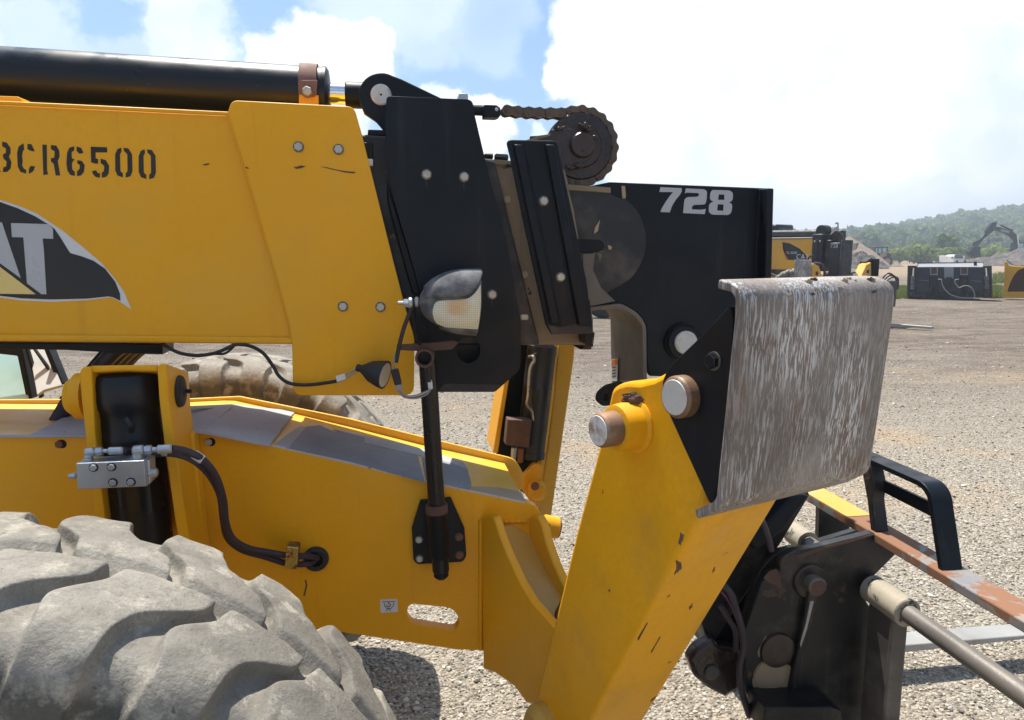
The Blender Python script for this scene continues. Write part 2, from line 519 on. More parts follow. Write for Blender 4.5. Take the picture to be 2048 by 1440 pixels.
# scratched pad steel: brown film with long bare scratches running down the plate
def pad_material():
    m, t, b = base_mat('scratched_pad_steel')
    v = t.node('ShaderNodeTexCoord').outputs['Object']
    ground = t.mix(t.ramp(t.noise(v, 6, 6, .6), .3, .7), (.165, .135, .112), (.31, .265, .225))
    rustf = t.ramp(t.noise(t.mapping(v, (1, 1, .5)), 11, 6, .65), .50, .68, 0, .85)
    ground = t.mix(rustf, ground, (.17, .10, .06))
    wob = t.vmath('ADD', v, t.mapping(t.node('ShaderNodeTexNoise', ins={'Vector': v, 'Scale': 5.0, 'Detail': 3.0}).outputs['Color'], (.018, .018, 0)))
    s1 = t.noise(t.mapping(wob.outputs[0], (150, 150, 12)), 1.0, 5, .6)
    s2 = t.noise(t.mapping(wob.outputs[0], (330, 330, 26), loc=(3, 1, 0)), 1.0, 4, .6)
    reg = t.ramp(t.noise(t.mapping(v, (9, 9, 4)), 1.0, 4), .36, .60)
    f = t.math('MAXIMUM', t.ramp(s1, .55, .62, 0, .8), t.math('MULTIPLY', t.ramp(s2, .50, .60), .75))
    f = t.math('MULTIPLY', f, t.math('ADD', t.math('MULTIPLY', reg, .75), .25), clamp=True)
    c = t.mix(t.math('MULTIPLY', f, .95), ground, (.74, .75, .77))
    s3 = t.ramp(t.noise(t.mapping(v, (70, 70, 9), rot=(.3, .5, .2)), 1.0, 5), .66, .70, 0, .5)
    c = t.mix(s3, c, (.42, .41, .40))
    t.l.new(c, b.inputs['Base Color'])
    t.l.new(t.ramp(f, 0, 1, .62, .40), b.inputs['Roughness'])
    t.l.new(t.math('ADD', t.math('MULTIPLY', f, .35), .15), b.inputs['Metallic'])
    hgt = t.math('ADD', t.math('MULTIPLY', f, -.6), t.noise(v, 120, 4))
    bn = t.node('ShaderNodeBump', ins={'Height': hgt, 'Strength': .5, 'Distance': .0012})
    t.l.new(bn.outputs[0], b.inputs['Normal'])
    return m
pad_m = pad_material()

# dusty tyre rubber
def tyre_material():
    m, t, b = base_mat('dusty_tyre_rubber')
    v = t.node('ShaderNodeTexCoord').outputs['Object']
    d = t.ramp(t.noise(v, 3.0, 8, .62), .32, .62)
    c = t.mix(d, (.165, .152, .130), (.325, .302, .258))
    sp_ = t.node('ShaderNodeSeparateXYZ', ins={0: v})
    rad = t.math('SQRT', t.math('ADD', t.math('MULTIPLY', sp_.outputs[0], sp_.outputs[0]), t.math('MULTIPLY', sp_.outputs[2], sp_.outputs[2])))
    sw = t.ramp(t.math('ADD', rad, t.math('MULTIPLY', t.noise(v, 14, 5, .6), .04)), .603, .632)
    c = t.mix(sw, t.mix(d, (.060, .058, .050), (.120, .115, .100)), c)  # darker sidewall rubber; also paints shade into the shoulder voids
    c = t.mix(t.ramp(t.noise(v, 17, 8, .7), .52, .68, 0, .8), c, (.46, .42, .345))
    c = t.mix(t.ramp(t.noise(v, 36, 8, .75), .50, .66, 0, .65), c, (.155, .135, .105))
    c = t.mix(t.ramp(t.noise(v, 75, 6, .7), .63, .69, 0, .85), c, (.085, .075, .062))
    c = t.mix(t.ramp(t.noise(t.mapping(v, (9, 30, 9)), 1.0, 6, .7), .63, .70, 0, .6), c, (.12, .085, .055))
    c = t.mix(t.ramp(t.noise(v, 240, 3, .6), .35, .7, 0, .35), c, (.15, .14, .125))
    t.l.new(c, b.inputs['Base Color'])
    b.inputs['Roughness'].default_value = .86
    b.inputs['Specular IOR Level'].default_value = .25
    h = t.math('ADD', t.math('MULTIPLY', t.noise(v, 130, 5, .7), .6), t.noise(v, 28, 6, .65))
    bn = t.node('ShaderNodeBump', ins={'Height': h, 'Strength': .7, 'Distance': .005})
    t.l.new(bn.outputs[0], b.inputs['Normal'])
    return m
tyre_m = tyre_material()

def glass_material(name, col=(.50, .76, .74), rough=.04, alpha=.75):
    m, t, b = base_mat(name)
    b.inputs['Base Color'].default_value = (*col, 1)
    b.inputs['Roughness'].default_value = rough
    b.inputs['Alpha'].default_value = alpha
    b.inputs['Specular IOR Level'].default_value = .8
    v = t.node('ShaderNodeTexCoord').outputs['Object']
    t.l.new(t.mix(t.ramp(t.noise(v, 4, 5), .4, .7), col, tuple(x * .75 for x in col)), b.inputs['Base Color'])
    return m
glass = glass_material('sky_aqua_cab_glass')  # pale aqua base paints the reflected sky into the glass
dark_glass = glass_material('dark_cab_glass', (.05, .08, .08), .05, .85)

# ribbed lamp lens
def lens_material():
    m, t, b = base_mat('ribbed_lamp_lens')
    v = t.node('ShaderNodeTexCoord').outputs['Object']
    wz = t.node('ShaderNodeTexWave', wave_type='BANDS', bands_direction='Z', ins={'Vector': v, 'Scale': 75.0})
    wx = t.node('ShaderNodeTexWave', wave_type='BANDS', bands_direction='X', ins={'Vector': v, 'Scale': 70.0})
    h = t.math('ADD', wz.outputs['Fac'], wx.outputs['Fac'])
    c = t.mix(t.ramp(t.noise(v, 22, 5), .35, .7), (.82, .77, .56), (.85, .82, .66))
    at_ = t.node('ShaderNodeAttribute', attribute_name='amber')
    c = t.mix(t.math('MULTIPLY', at_.outputs['Fac'], t.ramp(t.noise(v, 40, 3), .3, .6, .35, .75)), c, (.80, .45, .16))
    c = t.mix(t.math('MULTIPLY', t.ramp(h, .2, 1.0, 1, 0), .65), c, (.42, .38, .24))  # shade between the ribs painted into the lens colour
    t.l.new(c, b.inputs['Base Color'])
    b.inputs['Roughness'].default_value = .22
    b.inputs['Subsurface Weight'].default_value = .15
    b.inputs['Subsurface Radius'].default_value = (.01, .008, .004)
    bn = t.node('ShaderNodeBump', ins={'Height': h, 'Strength': .6, 'Distance': .002})
    t.l.new(bn.outputs[0], b.inputs['Normal'])
    return m
lens_m = lens_material()
# ============================================================ the telehandler in the foreground
XW = -0.63           # front axle along the machine
DC = 2.06            # centre line
tele = thing('telehandler', 'large yellow telehandler with stencilled boom, black 728 head plate and pale dusty front tyre', 'telehandler',
             tuple(M(XW, DC, 0)), TH)
def zf(ox, oy, s):
    return lambda pts: [((ox + p[0] / s), (oy + p[1] / s)) + tuple(q / s for q in p[2:]) for p in pts]

# ---- wheels -------------------------------------------------
TR, TW = 0.672, 0.385
def make_tyre_mesh(name, R, W, nlug, nt_per, nq, lug_h=.029, rim_r=.315):
    # base profile (groove bottom): list of (y, r, nx_y, nx_r, lugfactor)
    hw = W / 2
    P = []
    for k in range(nq + 1):
        q = -1 + 2 * k / nq            # -1..1 across bead to bead
        s = abs(q)
        sg = 1 if q >= 0 else -1
        if s < .58:                     # tread
            y = (s / .58) * (hw - .030)
            r = R - lug_h - .020 * (y / hw) ** 2
            lf = 1.0
        elif s < .72:                   # shoulder
            t = (s - .58) / .14
            a = t * pi / 2 * .92
            y = hw - .030 + .030 * sin(a)
            r = R - lug_h - .0175 - .055 * (1 - cos(a))
            lf = 1.0 + .12 * t
        else:                           # sidewall
            t = (s - .72) / .28
            r0 = R - lug_h - .0175 - .0515
            r = r0 + (rim_r - r0) * t
            y = hw - .0003 + .012 * sin(pi * min(1, t * 1.25)) - .075 * max(0, t - .35) ** 1.6 / .65 ** 1.6
            lf = max(0.0, 1.12 - t * 2.4)
        P.append((sg * y, r, lf))
    Pn = []
    for k in range(len(P)):
        a = P[max(k - 1, 0)]; b = P[min(k + 1, len(P) - 1)]
        dy, dr = b[0] - a[0], b[1] - a[1]
        L = sqrt(dy * dy + dr * dr) or 1
        Pn.append((-dr / L, dy / L))
    # sheared grid: its columns follow the lug edges
    prof = [(0, 1, 1.0), (.40, 0, 1.0), (.70, 0, 1.0), (.88, 0, .99), (.96, 0, .95), (1.0, 0, .86)]
    rng = np.random.RandomState(3)
    wear = rng.uniform(.84, 1.0, size=(nlug, 2))
    skew = rng.uniform(-.03, .03, size=(nlug, 2))
    def sst(x, a, b):
        t = min(1, max(0, (x - a) / (b - a)))
        return t * t * (3 - 2 * t)
    dsl = [0, .45, .75, .91, .98, 1.0]                 # lug half, in units of e
    hs = [1.0, 1.0, .995, .985, .94, .84]
    gsl = [.08, .18, .32, .58, 1.0]                    # groove half, in units of .5 - e
    hg = [.56, .26, .08, .01, 0.0]
    nt_per = 2 * (len(dsl) - 1) + 2 * len(gsl)
    NT_ = nlug * nt_per
    V = np.zeros((NT_, len(P), 3), dtype=np.float32)
    for k, (y, r, lf) in enumerate(P):
        s = min(1.05, abs(y) / hw)
        side = 1 if y < 0 else 0
        sweep = .34 * s + .30 * sst(s, .25, .60) - .10 * sst(s, .62, 1.0)
        e = .5 * (.82 - .10 * sst(s, .15, .6) - .22 * sst(s, .55, .98) + .04 * sin(s * 7))
        seq = [(-d * e, h) for d, h in zip(dsl[::-1], hs[::-1])] + [(d * e, h) for d, h in zip(dsl[1:], hs[1:])]
        seq += [(e + g * (.5 - e), h) for g, h in zip(gsl, hg)]
        seq += [(1 - e - g * (.5 - e), h) for g, h in zip(gsl[::-1][1:], hg[::-1][1:])]
        slit = .45 + .55 * sst(abs(y), .003, .016)
        ny, nr = Pn[k]
        for L in range(nlug):
            for c, (f, h) in enumerate(seq):
                th = (L + .5 + f + sweep + (.5 if side else 0) + skew[L, side] * (1 - min(1, abs(f) * 2))) / nlug * 2 * pi
                hh = h * lf * slit * lug_h * wear[L, side]
                hh += .0012 * sin(th * 61 + k * .6) * lf * h
                rr = r + nr * hh
                V[(L * nt_per + c + (nt_per // 2 if side else 0)) % NT_, k] = (rr * cos(th), y + ny * hh * .8, rr * sin(th))
    nP = len(P)
    idx = np.arange(NT_ * nP).reshape(NT_, nP)
    a = idx[:, :-1]; b = np.roll(idx, -1, axis=0)[:, :-1]; c = np.roll(idx, -1, axis=0)[:, 1:]; d_ = idx[:, 1:]
    faces = np.stack([a, d_, c, b], axis=-1).reshape(-1, 4)
    me = bpy.data.meshes.new(name)
    me.vertices.add(NT_ * nP)
    me.vertices.foreach_set('co', V.reshape(-1))
    me.loops.add(faces.size)
    me.loops.foreach_set('vertex_index', faces.reshape(-1).astype(np.int32))
    me.polygons.add(len(faces))
    me.polygons.foreach_set('loop_start', np.arange(0, faces.size, 4, dtype=np.int32))
    me.polygons.foreach_set('use_smooth', np.ones(len(faces), dtype=bool))
    me.update(calc_edges=True)
    me.validate()
    me.materials.append(tyre_m)
    return me
tyre_mesh = make_tyre_mesh('tyre', TR, TW, 26, 30, 90)
tyre_far_mesh = make_tyre_mesh('tyre', TR, TW, 26, 14, 44)
RIM = [(-.14, .335), (-.155, .35), (-.165, .335), (-.15, .315), (-.05, .29), (-.03, .20), (-.045, .19), (-.045, .0)]
def wheel(x, D, flip, mesh, rot=0.0):
    p = M(x, D, TR)
    s = -1 if not flip else 1
    w = lathe('wheel_rim', tele, yellow_dirty, p, YM * (1 if not flip else -1), RIM + [(.16, .0), (.16, .33), (.15, .335), (-.13, .31)], 40)
    t = bpy.data.objects.new('tyre', mesh)
    C.objects.link(t)
    t.parent = w
    t.location = root_inv(w) @ p
    t.rotation_euler = (0, rot, 0)
    if flip: t.rotation_euler = (0, rot, pi)
    for k in range(8):
        a = 2 * pi * k / 8
        bolt(w, boltm, p + YM * (-.046 if not flip else .046) + (XM * cos(a) + ZM * sin(a)) * .15, YM * (-1 if not flip else 1), .016)
    return w
wheel(XW, 1.105, False, tyre_mesh, .11)
wheel(XW, 3.02, True, tyre_far_mesh, .2)
wheel(XW - 3.66, 1.10, False, tyre_far_mesh, .4)
wheel(XW - 3.66, 3.02, True, tyre_far_mesh, .1)
cyl('front_axle', tele, yellow_dirty, M(XW, 1.28, TR), M(XW, 2.84, TR), .11)
cyl('rear_axle', tele, yellow_dirty, M(XW - 3.66, 1.28, TR), M(XW - 3.66, 2.84, TR), .11)
mbox('axle_housing', tele, yellow_dirty, XW - .16, XW + .16, 1.85, 2.27, .48, .82, .03)

# ---- outer boom ---------------------------------------------
DB = 1.88
def top(x): return 203 + .048 * x
def bot(x): return 684 + .010 * x
XL = -3300
boom = plate('outer_boom', tele, yellow, [(XL, top(XL) + 6), (712, top(712) + 6), (800, bot(800) - 8), (XL, bot(XL) - 8)], PD(DB), .36, bevel=.003)
plate('boom_top_flange', boom, yellow, [(XL, top(XL) - 2), (706, top(706) - 2), (706, top(706) + 6), (XL, top(XL) + 6)], PD(DB - .007), .374, bevel=.003)
plate('boom_bottom_flange', boom, yellow, [(XL, bot(XL) - 15), (790, bot(790) - 15), (790, bot(790) - 1), (XL, bot(XL) - 1)], PD(DB - .011), .382, bevel=.005)
plate('boom_top_tab', boom, yellow, [(-120, 187), (38, 193, 5), (45, 203), (-120, 197)], PD(DB + .02), .05)
collar = plate('boom_collar_plate', boom, yellow, [(463, 200, 14), (708, 213, 14), (722, 262), (786, 520), (813, 624, 12), (829, 676, 14), (828, 791, 20), (586, 791, 20), (584, 690), (580, 655), (555, 560), (486, 324), (455, 225, 4)],
               PD(DB - .016), .014, bevel=.0025)
plate('far_collar_plate', boom, yellow, [(463, 215), (700, 222), (786, 520), (815, 676), (815, 775), (600, 775), (584, 690), (486, 324)], PD(DB + .362), .014)
for (u, v) in ((597, 294), (677, 299), (686, 613), (761, 614)):
    bolt(collar, boltm, PD(DB - .016).hit(u, v), -YM, .0105)
# black wear strip and hoses under the boom
plate('wear_strip', boom, black, [(-900, 677), (325, 688), (325, 709), (250, 707), (130, 700), (-900, 684)], PD(DB + .10), .10)
# scuff marks in the paint
for pts in ([(586, 333), (592, 334), (600, 331), (612, 332), (604, 336), (592, 338)], [(640, 333), (652, 334), (672, 339), (690, 342), (712, 344), (708, 347), (690, 345), (660, 338)],
            [(405, 329), (412, 327), (420, 326), (416, 330), (408, 331)], [(492, 333), (498, 336), (496, 338), (490, 336)]):
    plate('paint_scuff', collar if pts[0][0] > 480 else boom, rust, pts, PD(DB - .0168 if pts[0][0] > 480 else DB - .0008), .0012, bevel=0)

# stencilled number
st = zf(0, 240, 3.429)
G0 = [[(830, 190), (805, 200), (790, 235), (790, 345), (805, 380), (842, 394), (842, 365), (825, 350), (822, 235), (833, 215)],
      [(848, 190), (880, 195), (905, 235), (908, 350), (895, 385), (862, 395), (862, 365), (875, 350), (873, 235), (850, 212)]]
GL = {
    'B': [[(15, 148), (45, 155), (70, 190), (72, 225), (60, 250), (78, 290), (72, 330), (50, 355), (20, 357), (22, 325), (42, 318), (45, 285), (22, 262), (20, 235), (40, 225), (40, 195), (15, 180)],
          [(-45, 145), (-8, 147), (-2, 190), (-8, 330), (4, 355), (-43, 352)]],
    'C': [[(160, 160), (128, 180), (117, 225), (122, 320), (140, 355), (178, 368), (178, 340), (163, 335), (150, 310), (155, 280), (150, 250), (155, 215), (165, 200)],
          [(188, 163), (215, 166), (238, 215), (215, 213), (188, 200)], [(208, 315), (240, 318), (228, 350), (198, 370), (198, 338)]],
    'R': [[(290, 168), (320, 170), (322, 345), (330, 372), (297, 378)],
          [(348, 172), (385, 175), (405, 210), (408, 250), (395, 280), (412, 380), (382, 380), (368, 300), (350, 285), (350, 262), (372, 258), (375, 215), (350, 200)]],
    '6': [[(508, 180), (475, 190), (460, 225), (455, 300), (462, 345), (480, 375), (512, 384), (512, 355), (495, 340), (492, 300), (500, 280), (512, 272), (492, 262), (490, 220), (508, 208)],
          [(525, 182), (555, 190), (572, 225), (545, 232), (525, 212)],
          [(530, 275), (560, 280), (580, 310), (575, 355), (555, 380), (528, 385), (528, 352), (545, 335), (548, 310), (530, 297)]],
    '5': [[(622, 183), (733, 187), (735, 222), (655, 222), (655, 262), (672, 268), (672, 298), (655, 300), (625, 290)],
          [(690, 265), (725, 275), (748, 315), (745, 365), (728, 390), (698, 396), (698, 362), (712, 350), (715, 315), (690, 295)],
          [(630, 350), (658, 345), (668, 362), (685, 366), (684, 396), (655, 390), (637, 370)]],
    '0': G0, '0b': [[(x + 161, y + 11) for x, y in g] for g in G0]}
def multi_plate(name, parent, mat, polys, pl, thick):
    """one glyph: several outlines of one printed character in one mesh"""
    V, Fs = [], []
    for poly in polys:
        f = [pl.hit(*p) for p in fillet(poly)]
        s = len(V); n = len(f)
        V += f + [p - pl.n * thick for p in f]
        Fs.append(list(range(s, s + n)))
        Fs.append(list(range(s + 2 * n - 1, s + n - 1, -1)))
        for i in range(n):
            j = (i + 1) % n
            Fs.append([s + i, s + j, s + n + j, s + n + i])
    return mk(name, V, Fs, mat, parent, smooth=False)
for g, polys in GL.items():
    multi_plate('stencil_character', boom, stencil, [st(p) for p in polys], PD(DB - .0008), .0016)

# maker's decal with three letters
plate('decal_border', boom, white_dec, st([(-300, 480), (0, 547), (130, 590), (250, 640), (340, 700), (430, 760), (560, 865), (700, 985), (790, 1090), (850, 1180), (900, 1298), (820, 1245), (760, 1216), (600, 1236), (350, 1247), (150, 1238), (0, 1218), (-700, 1180), (-900, 700), (-700, 520)]),
      PD(DB - .0008), .0016, bevel=0)
plate('decal_panel', boom, black_dec, st([(-300, 500), (0, 562), (120, 605), (240, 660), (330, 715), (372, 745), (410, 800), (480, 912), (560, 935), (640, 965), (720, 1020), (790, 1110), (822, 1190), (825, 1240), (770, 1214), (740, 1210), (600, 1225), (350, 1231), (150, 1223), (0, 1206), (-690, 1160), (-880, 700), (-690, 540)]),
      PD(DB - .0016), .0012, bevel=0)
for lt, mt in (([(75, 707), (330, 714), (362, 745), (365, 815), (292, 812), (300, 890), (318, 1195), (285, 1195), (185, 1120), (160, 805), (82, 803)], grey_dec),
               ([(-95, 698), (12, 702), (142, 1085), (-38, 955), (-60, 900), (-220, 1050), (-250, 1050)], grey_dec),
               ([(-560, 730), (-300, 715), (-290, 830), (-440, 840), (-440, 1040), (-290, 1050), (-290, 1170), (-560, 1150)], grey_dec),
               ([(-30, 985), (245, 1195), (-260, 1188)], yellow_dec)):
    plate('decal_letter' if mt is grey_dec else 'decal_triangle', boom, mt, st(lt), PD(DB - .0023), .001, bevel=0)

# ---- extension cylinder on top -------------------------------
PC = PD(DC)
c0 = PC.hit(-2400, 149 + (188 - 149) / 650 * -2400); c1 = PC.hit(655, 188)
ecyl = cyl('extension_cylinder', tele, black_gloss, c0, c1, .0655, 40, .010)
axd = (c1 - c0).normalized()
cyl('cylinder_rod', ecyl, chrome, c1 - axd * .05, PC.hit(693, 189), .026, 28)
cyl('rod_end', ecyl, black, PC.hit(691, 190), PC.hit(752, 192), .0335, 28)
lathe('cylinder_gland', ecyl, black_gloss, c1 - axd * .012, axd, [(0, .066), (.0, .0672), (.01, .0672), (.016, .058), (.02, .03)], 32)
# strap
sc_ = PC.hit(621, 186)
V, Fs = [], []
for k in range(25):
    a = radians(-28 + 236 * k / 24)
    for (r, s) in ((.0675, -.022), (.0725, -.022), (.0725, .022), (.0675, .022)):
        V.append(sc_ + axd * s + (-YM * cos(a) + ZM * sin(a)) * r + (ZM * 0))
for k in range(24):
    for i in range(4):
        j = (i + 1) % 4
        Fs.append([k * 4 + i, k * 4 + j, k * 4 + 4 + j, k * 4 + 4 + i])
Fs += [[0, 1, 2, 3], [96, 97, 98, 99]]
strap = mk('cylinder_strap', V, Fs, rustbrown, tele)
plate('strap_leg', strap, rustbrown, [(603, 160), (635, 160), (632, 194, 8), (602, 192, 8)], PD(DC - .077), .006)
plate('strap_bracket', strap, yellow, [(598, 188), (637, 190), (637, 222), (597, 222)], PD(DC - .070), .010)
bolt(strap, boltm, PD(DC - .077).hit(615, 184), -YM, .012, .016)
plate('strap_bracket', strap, yellow, [(598, 192), (637, 194), (637, 222), (597, 222)], PD(DC + .066), .010)

# ---- middle boom section and its black collar plates ---------
mid = plate('middle_boom', tele, black_worn, [(560, 262), (735, 269), (778, 272), (990, 322), (1080, 690), (640, 690)], PD(1.915), .29, bevel=.006)
plate('wear_pad', mid, black, [(724, 284), (745, 286), (747, 330), (730, 333)], PD(1.905), .02)
plate('wear_pad_shim', mid, white_dec, [(733, 317), (746, 318), (746, 332), (734, 331)], PD(1.903), .012)
plate('pad_retainer', mid, black, [(736, 259), (771, 260), (771, 271), (735, 270)], PD(1.93), .2)
for dd in (1.945, 2.15):
    ear = plate('pivot_ear', mid, black, arc(762, 190, 45, 150, 300, 14) + [(803, 158), (905, 207), (930, 330), (770, 330), (769, 262), (752, 242), (728, 226)], PD(dd), .026, bevel=.003)
cyl('pivot_pin', mid, pinwhite, PD(1.938).hit(762, 188.5), PD(2.19).hit(762, 188.5) * 0 + PD(1.938).hit(762, 188.5) + YM * .26, .0255)
cyl('pin_centre_mark', mid, black, PD(1.937).hit(762, 189), PD(1.937).hit(762, 189) + YM * .004, .003, 10)
dA = 1.872
cA = plate('black_collar_plate', mid, black, [(773, 192, 9), (945, 199, 12), (949, 228), (972, 326), (1015, 492), (1042, 645), (1041, 739, 8), (990, 784, 5), (868, 784), (858, 655), (830, 544), (788, 399), (771, 294), (771, 230)],
           PD(dA), .014, holes=[arc(937, 700, 24, 0, 352, 22, 26)], bevel=.003)
plate('hole_liner', cA, black, [(905, 665), (972, 665), (972, 735), (905, 735)], PD(dA + .05), .006, bevel=0)
plate('dusty_foot', cA, black_dusty, [(890, 768), (1002, 770, 2), (988, 783, 2), (872, 783)], PD(dA - .0012), .002, bevel=0)
plate('far_collar_plate', mid, black, [(773, 205), (940, 210), (1010, 492), (1036, 645), (1034, 735), (990, 770), (880, 770), (830, 544), (775, 300)], PD(2.225), .014)
for (u, v) in ((853, 349), (928, 354), (984, 589)):
    bolt(cA, boltm, PD(dA).hit(u, v), -YM, .0108)
    plate('grime_streak', cA, black_dusty, [(u - 2, v + 12), (u + 2, v + 12), (u + 1, v + 27), (u - .5, v + 24)], PD(dA - .0006), .001, bevel=0)
plate('lug_block', mid, zinc, [(918, 186), (936, 187), (937, 215), (918, 215)], PD(2.0), .06)
plate('collar_edge_bar', mid, black, [(773, 360), (790, 410), (832, 550), (842, 590), (826, 590), (812, 545), (775, 405)], PD(1.895), .02, bevel=.004)
plate('collar_foot_bracket', mid, black, [(815, 560), (845, 580), (852, 650), (848, 690), (836, 690), (830, 640)], PD(1.93), .25)

# ---- inner boom section --------------------------------------
inn = plate('inner_boom', tele, tan_worn, [(900, 316), (1130, 338), (1150, 420), (1187, 640), (1187, 690), (1060, 690), (960, 640)], PD(1.945), .23, bevel=.006)
plate('boom_top_strip', inn, tan_worn, [(965, 317), (1030, 322), (1032, 332), (966, 327)], PD(1.938), .25)
for k in range(9):
    u = 971 + k * 1.75
    cyl('thread_ridge', inn, black, PD(2.0).hit(u, 318), PD(2.0).hit(u, 307), .0012, 6, .0003)
cyl('threaded_rod', inn, black, PD(2.0).hit(968, 312), PD(2.0).hit(986, 313.5), .0068, 14)
cyl('adjuster_nut', inn, black_gloss, PD(2.0).hit(989, 314), PD(2.0).hit(1016, 316), .010, 6)
for (u, v) in ((1014, 399), (1049, 549)):
    bolt(inn, tan_strip, PD(1.945).hit(u, v), -YM, .0105, washer=False)
plate('pale_block', inn, zinc, [(1028, 566), (1045, 568), (1040, 612), (1036, 612)], PD(1.93), .04)
cyl('grease_line_end', inn, cream, PD(1.92).hit(1040, 634), PD(1.92).hit(1056, 634), .009, 14)
plate('inner_black_beam', inn, black, [(1030, 640), (1190, 665), (1186, 695), (1175, 690), (1040, 690)], PD(1.99), .18)  # black beam along the foot of the inner boom
plate('rusty_tab', inn, rust, [(1158, 672), (1186, 674), (1183, 699), (1160, 699), (1168, 694), (1166, 676)], PD(2.03), .09)
dB = 1.862
gB = plate('guide_plate', inn, black, [(1012, 279, 12), (1114, 281, 10), (1132, 367), (1174, 565), (1186, 668), (1103, 669), (1092, 648), (1052, 464), (1021, 315)], PD(dB), .013, bevel=.003)
plate('guide_side_web', gB, black, [(1180, 600), (1187, 668), (1184, 694), (1172, 690), (1160, 600)], PD(dB + .012), .10)
plate('dusty_foot', gB, black_dusty, [(1096, 650), (1120, 655), (1150, 648), (1185, 655), (1186, 667), (1104, 668)], PD(dB - .0012), .002, bevel=0)
for (a, b) in (((1037, 288), (1111, 648)), ((1101, 288), (1167, 652))):
    w = 9.0
    plate('guide_rib', gB, black, [(a[0] - w, a[1]), (a[0] + w, a[1] + 1), (b[0] + w, b[1]), (b[0] - w, b[1] - 1)], PD(dB - .016), .018, bevel=.004)
for (u, v) in ((1087, 402), (1121, 554)):
    bolt(gB, boltm, PD(dB).hit(u, v), -YM, .0108)

# ---- chain and sheave -----------------------------------------
DS = 2.0
PS = PD(DS)
cyl('chain_anchor_rod', mid, black, PS.hit(925, 219), PS.hit(972, 221.5), .0135, 18)
clv = plate('chain_clevis', mid, black, [(968, 209, 3), (994, 210, 3), (1001, 216), (1001, 232), (994, 235, 3), (968, 234)], PD(DS - .022), .044, bevel=.002)
bolt(clv, zinc, PD(DS - .022).hit(993, 219), -YM, .005, .003, washer=False)
sh_c = PS.hit(1157, 294.5)
SR = (PS.hit(1157 + 63, 294.5) - sh_c).length
sheave = lathe('chain_sheave', inn, grease, sh_c - YM * .030, YM, [(0, SR * .30), (0, SR * .62), (.004, SR * .66), (.004, SR * .96), (.008, SR), (.016, SR), (.020, SR * .95), (.040, SR * .95), (.044, SR), (.052, SR), (.056, SR * .96), (.056, SR * .3)], 56)
lathe('sheave_hub', sheave, grease, sh_c - YM * .052, YM, [(0, SR * .12), (0, SR * .34), (.004, SR * .38), (.03, SR * .40)], 32)
arm = plate('sheave_arm', inn, grease, [(1060, 272), (1092, 270), (1140, 255), (1168, 268), (1178, 292), (1172, 322), (1150, 338), (1120, 345), (1060, 400)], PD(DS - .040), .010, bevel=.003)
plate('sheave_arm', inn, grease, [(1060, 272), (1092, 270), (1140, 258), (1168, 272), (1178, 292), (1172, 322), (1150, 338), (1120, 345), (1060, 400)], PD(DS + .032), .010, bevel=.003)
plate('arm_top_edge', inn, tan_worn, [(1050, 281), (1078, 271), (1100, 268), (1101, 272), (1078, 278), (1052, 290)], PD(DS - .046), .09, bevel=.001)
# lumps of grease
def lump(parent, p, r, mat, seed):
    rng = random.Random(seed)
    bm = bmesh.new()
    bmesh.ops.create_icosphere(bm, subdivisions=3, radius=r)
    ph = [rng.uniform(0, 6.28) for _ in range(6)]
    vs = []
    for v in bm.verts:
        c = v.co.normalized()
        k = 1 + .22 * sin(c.x * 5 + ph[0]) * sin(c.z * 4 + ph[1]) + .16 * sin(c.y * 9 + ph[2] + c.x * 7) + .1 * sin(c.z * 15 + ph[3])
        vs.append(p + Vector((c.x * r * k * 1.4, c.y * r * k * .6, c.z * r * k * .8)))
    fs = [[v.index for v in f.verts] for f in bm.faces]
    bm.free()
    return mk('grease_lump', vs, fs, mat, parent)
for i, (u, v, r) in enumerate(((1122, 257, .006), (1130, 254, .005), (1168, 250, .008), (1174, 254, .007), (1180, 258, .006), (1105, 263, .005), (1186, 275, .007), (1166, 302, .011), (1158, 330, .009), (1140, 334, .008))):
    lump(sheave, PD(DS - .046).hit(u, v), r, grease, i)
# the chain: figure-of-eight link plates joined by pins
pins = [(1012, 222.5), (1033.5, 224.5), (1055, 226), (1076.5, 227), (1098, 227.5), (1119.5, 228)]
pw = [PS.hit(*p) for p in pins]
pitch = (pw[1] - pw[0]).length
ra = SR + .006
a0 = radians(105)
na = 15
for k in range(na):
    a = a0 - k * pitch / ra
    pw.append(sh_c + (XM * cos(a) + ZM * sin(a)) * ra)
pw = [p for i, p in enumerate(pw) if i < 5 or i != 5 or True]
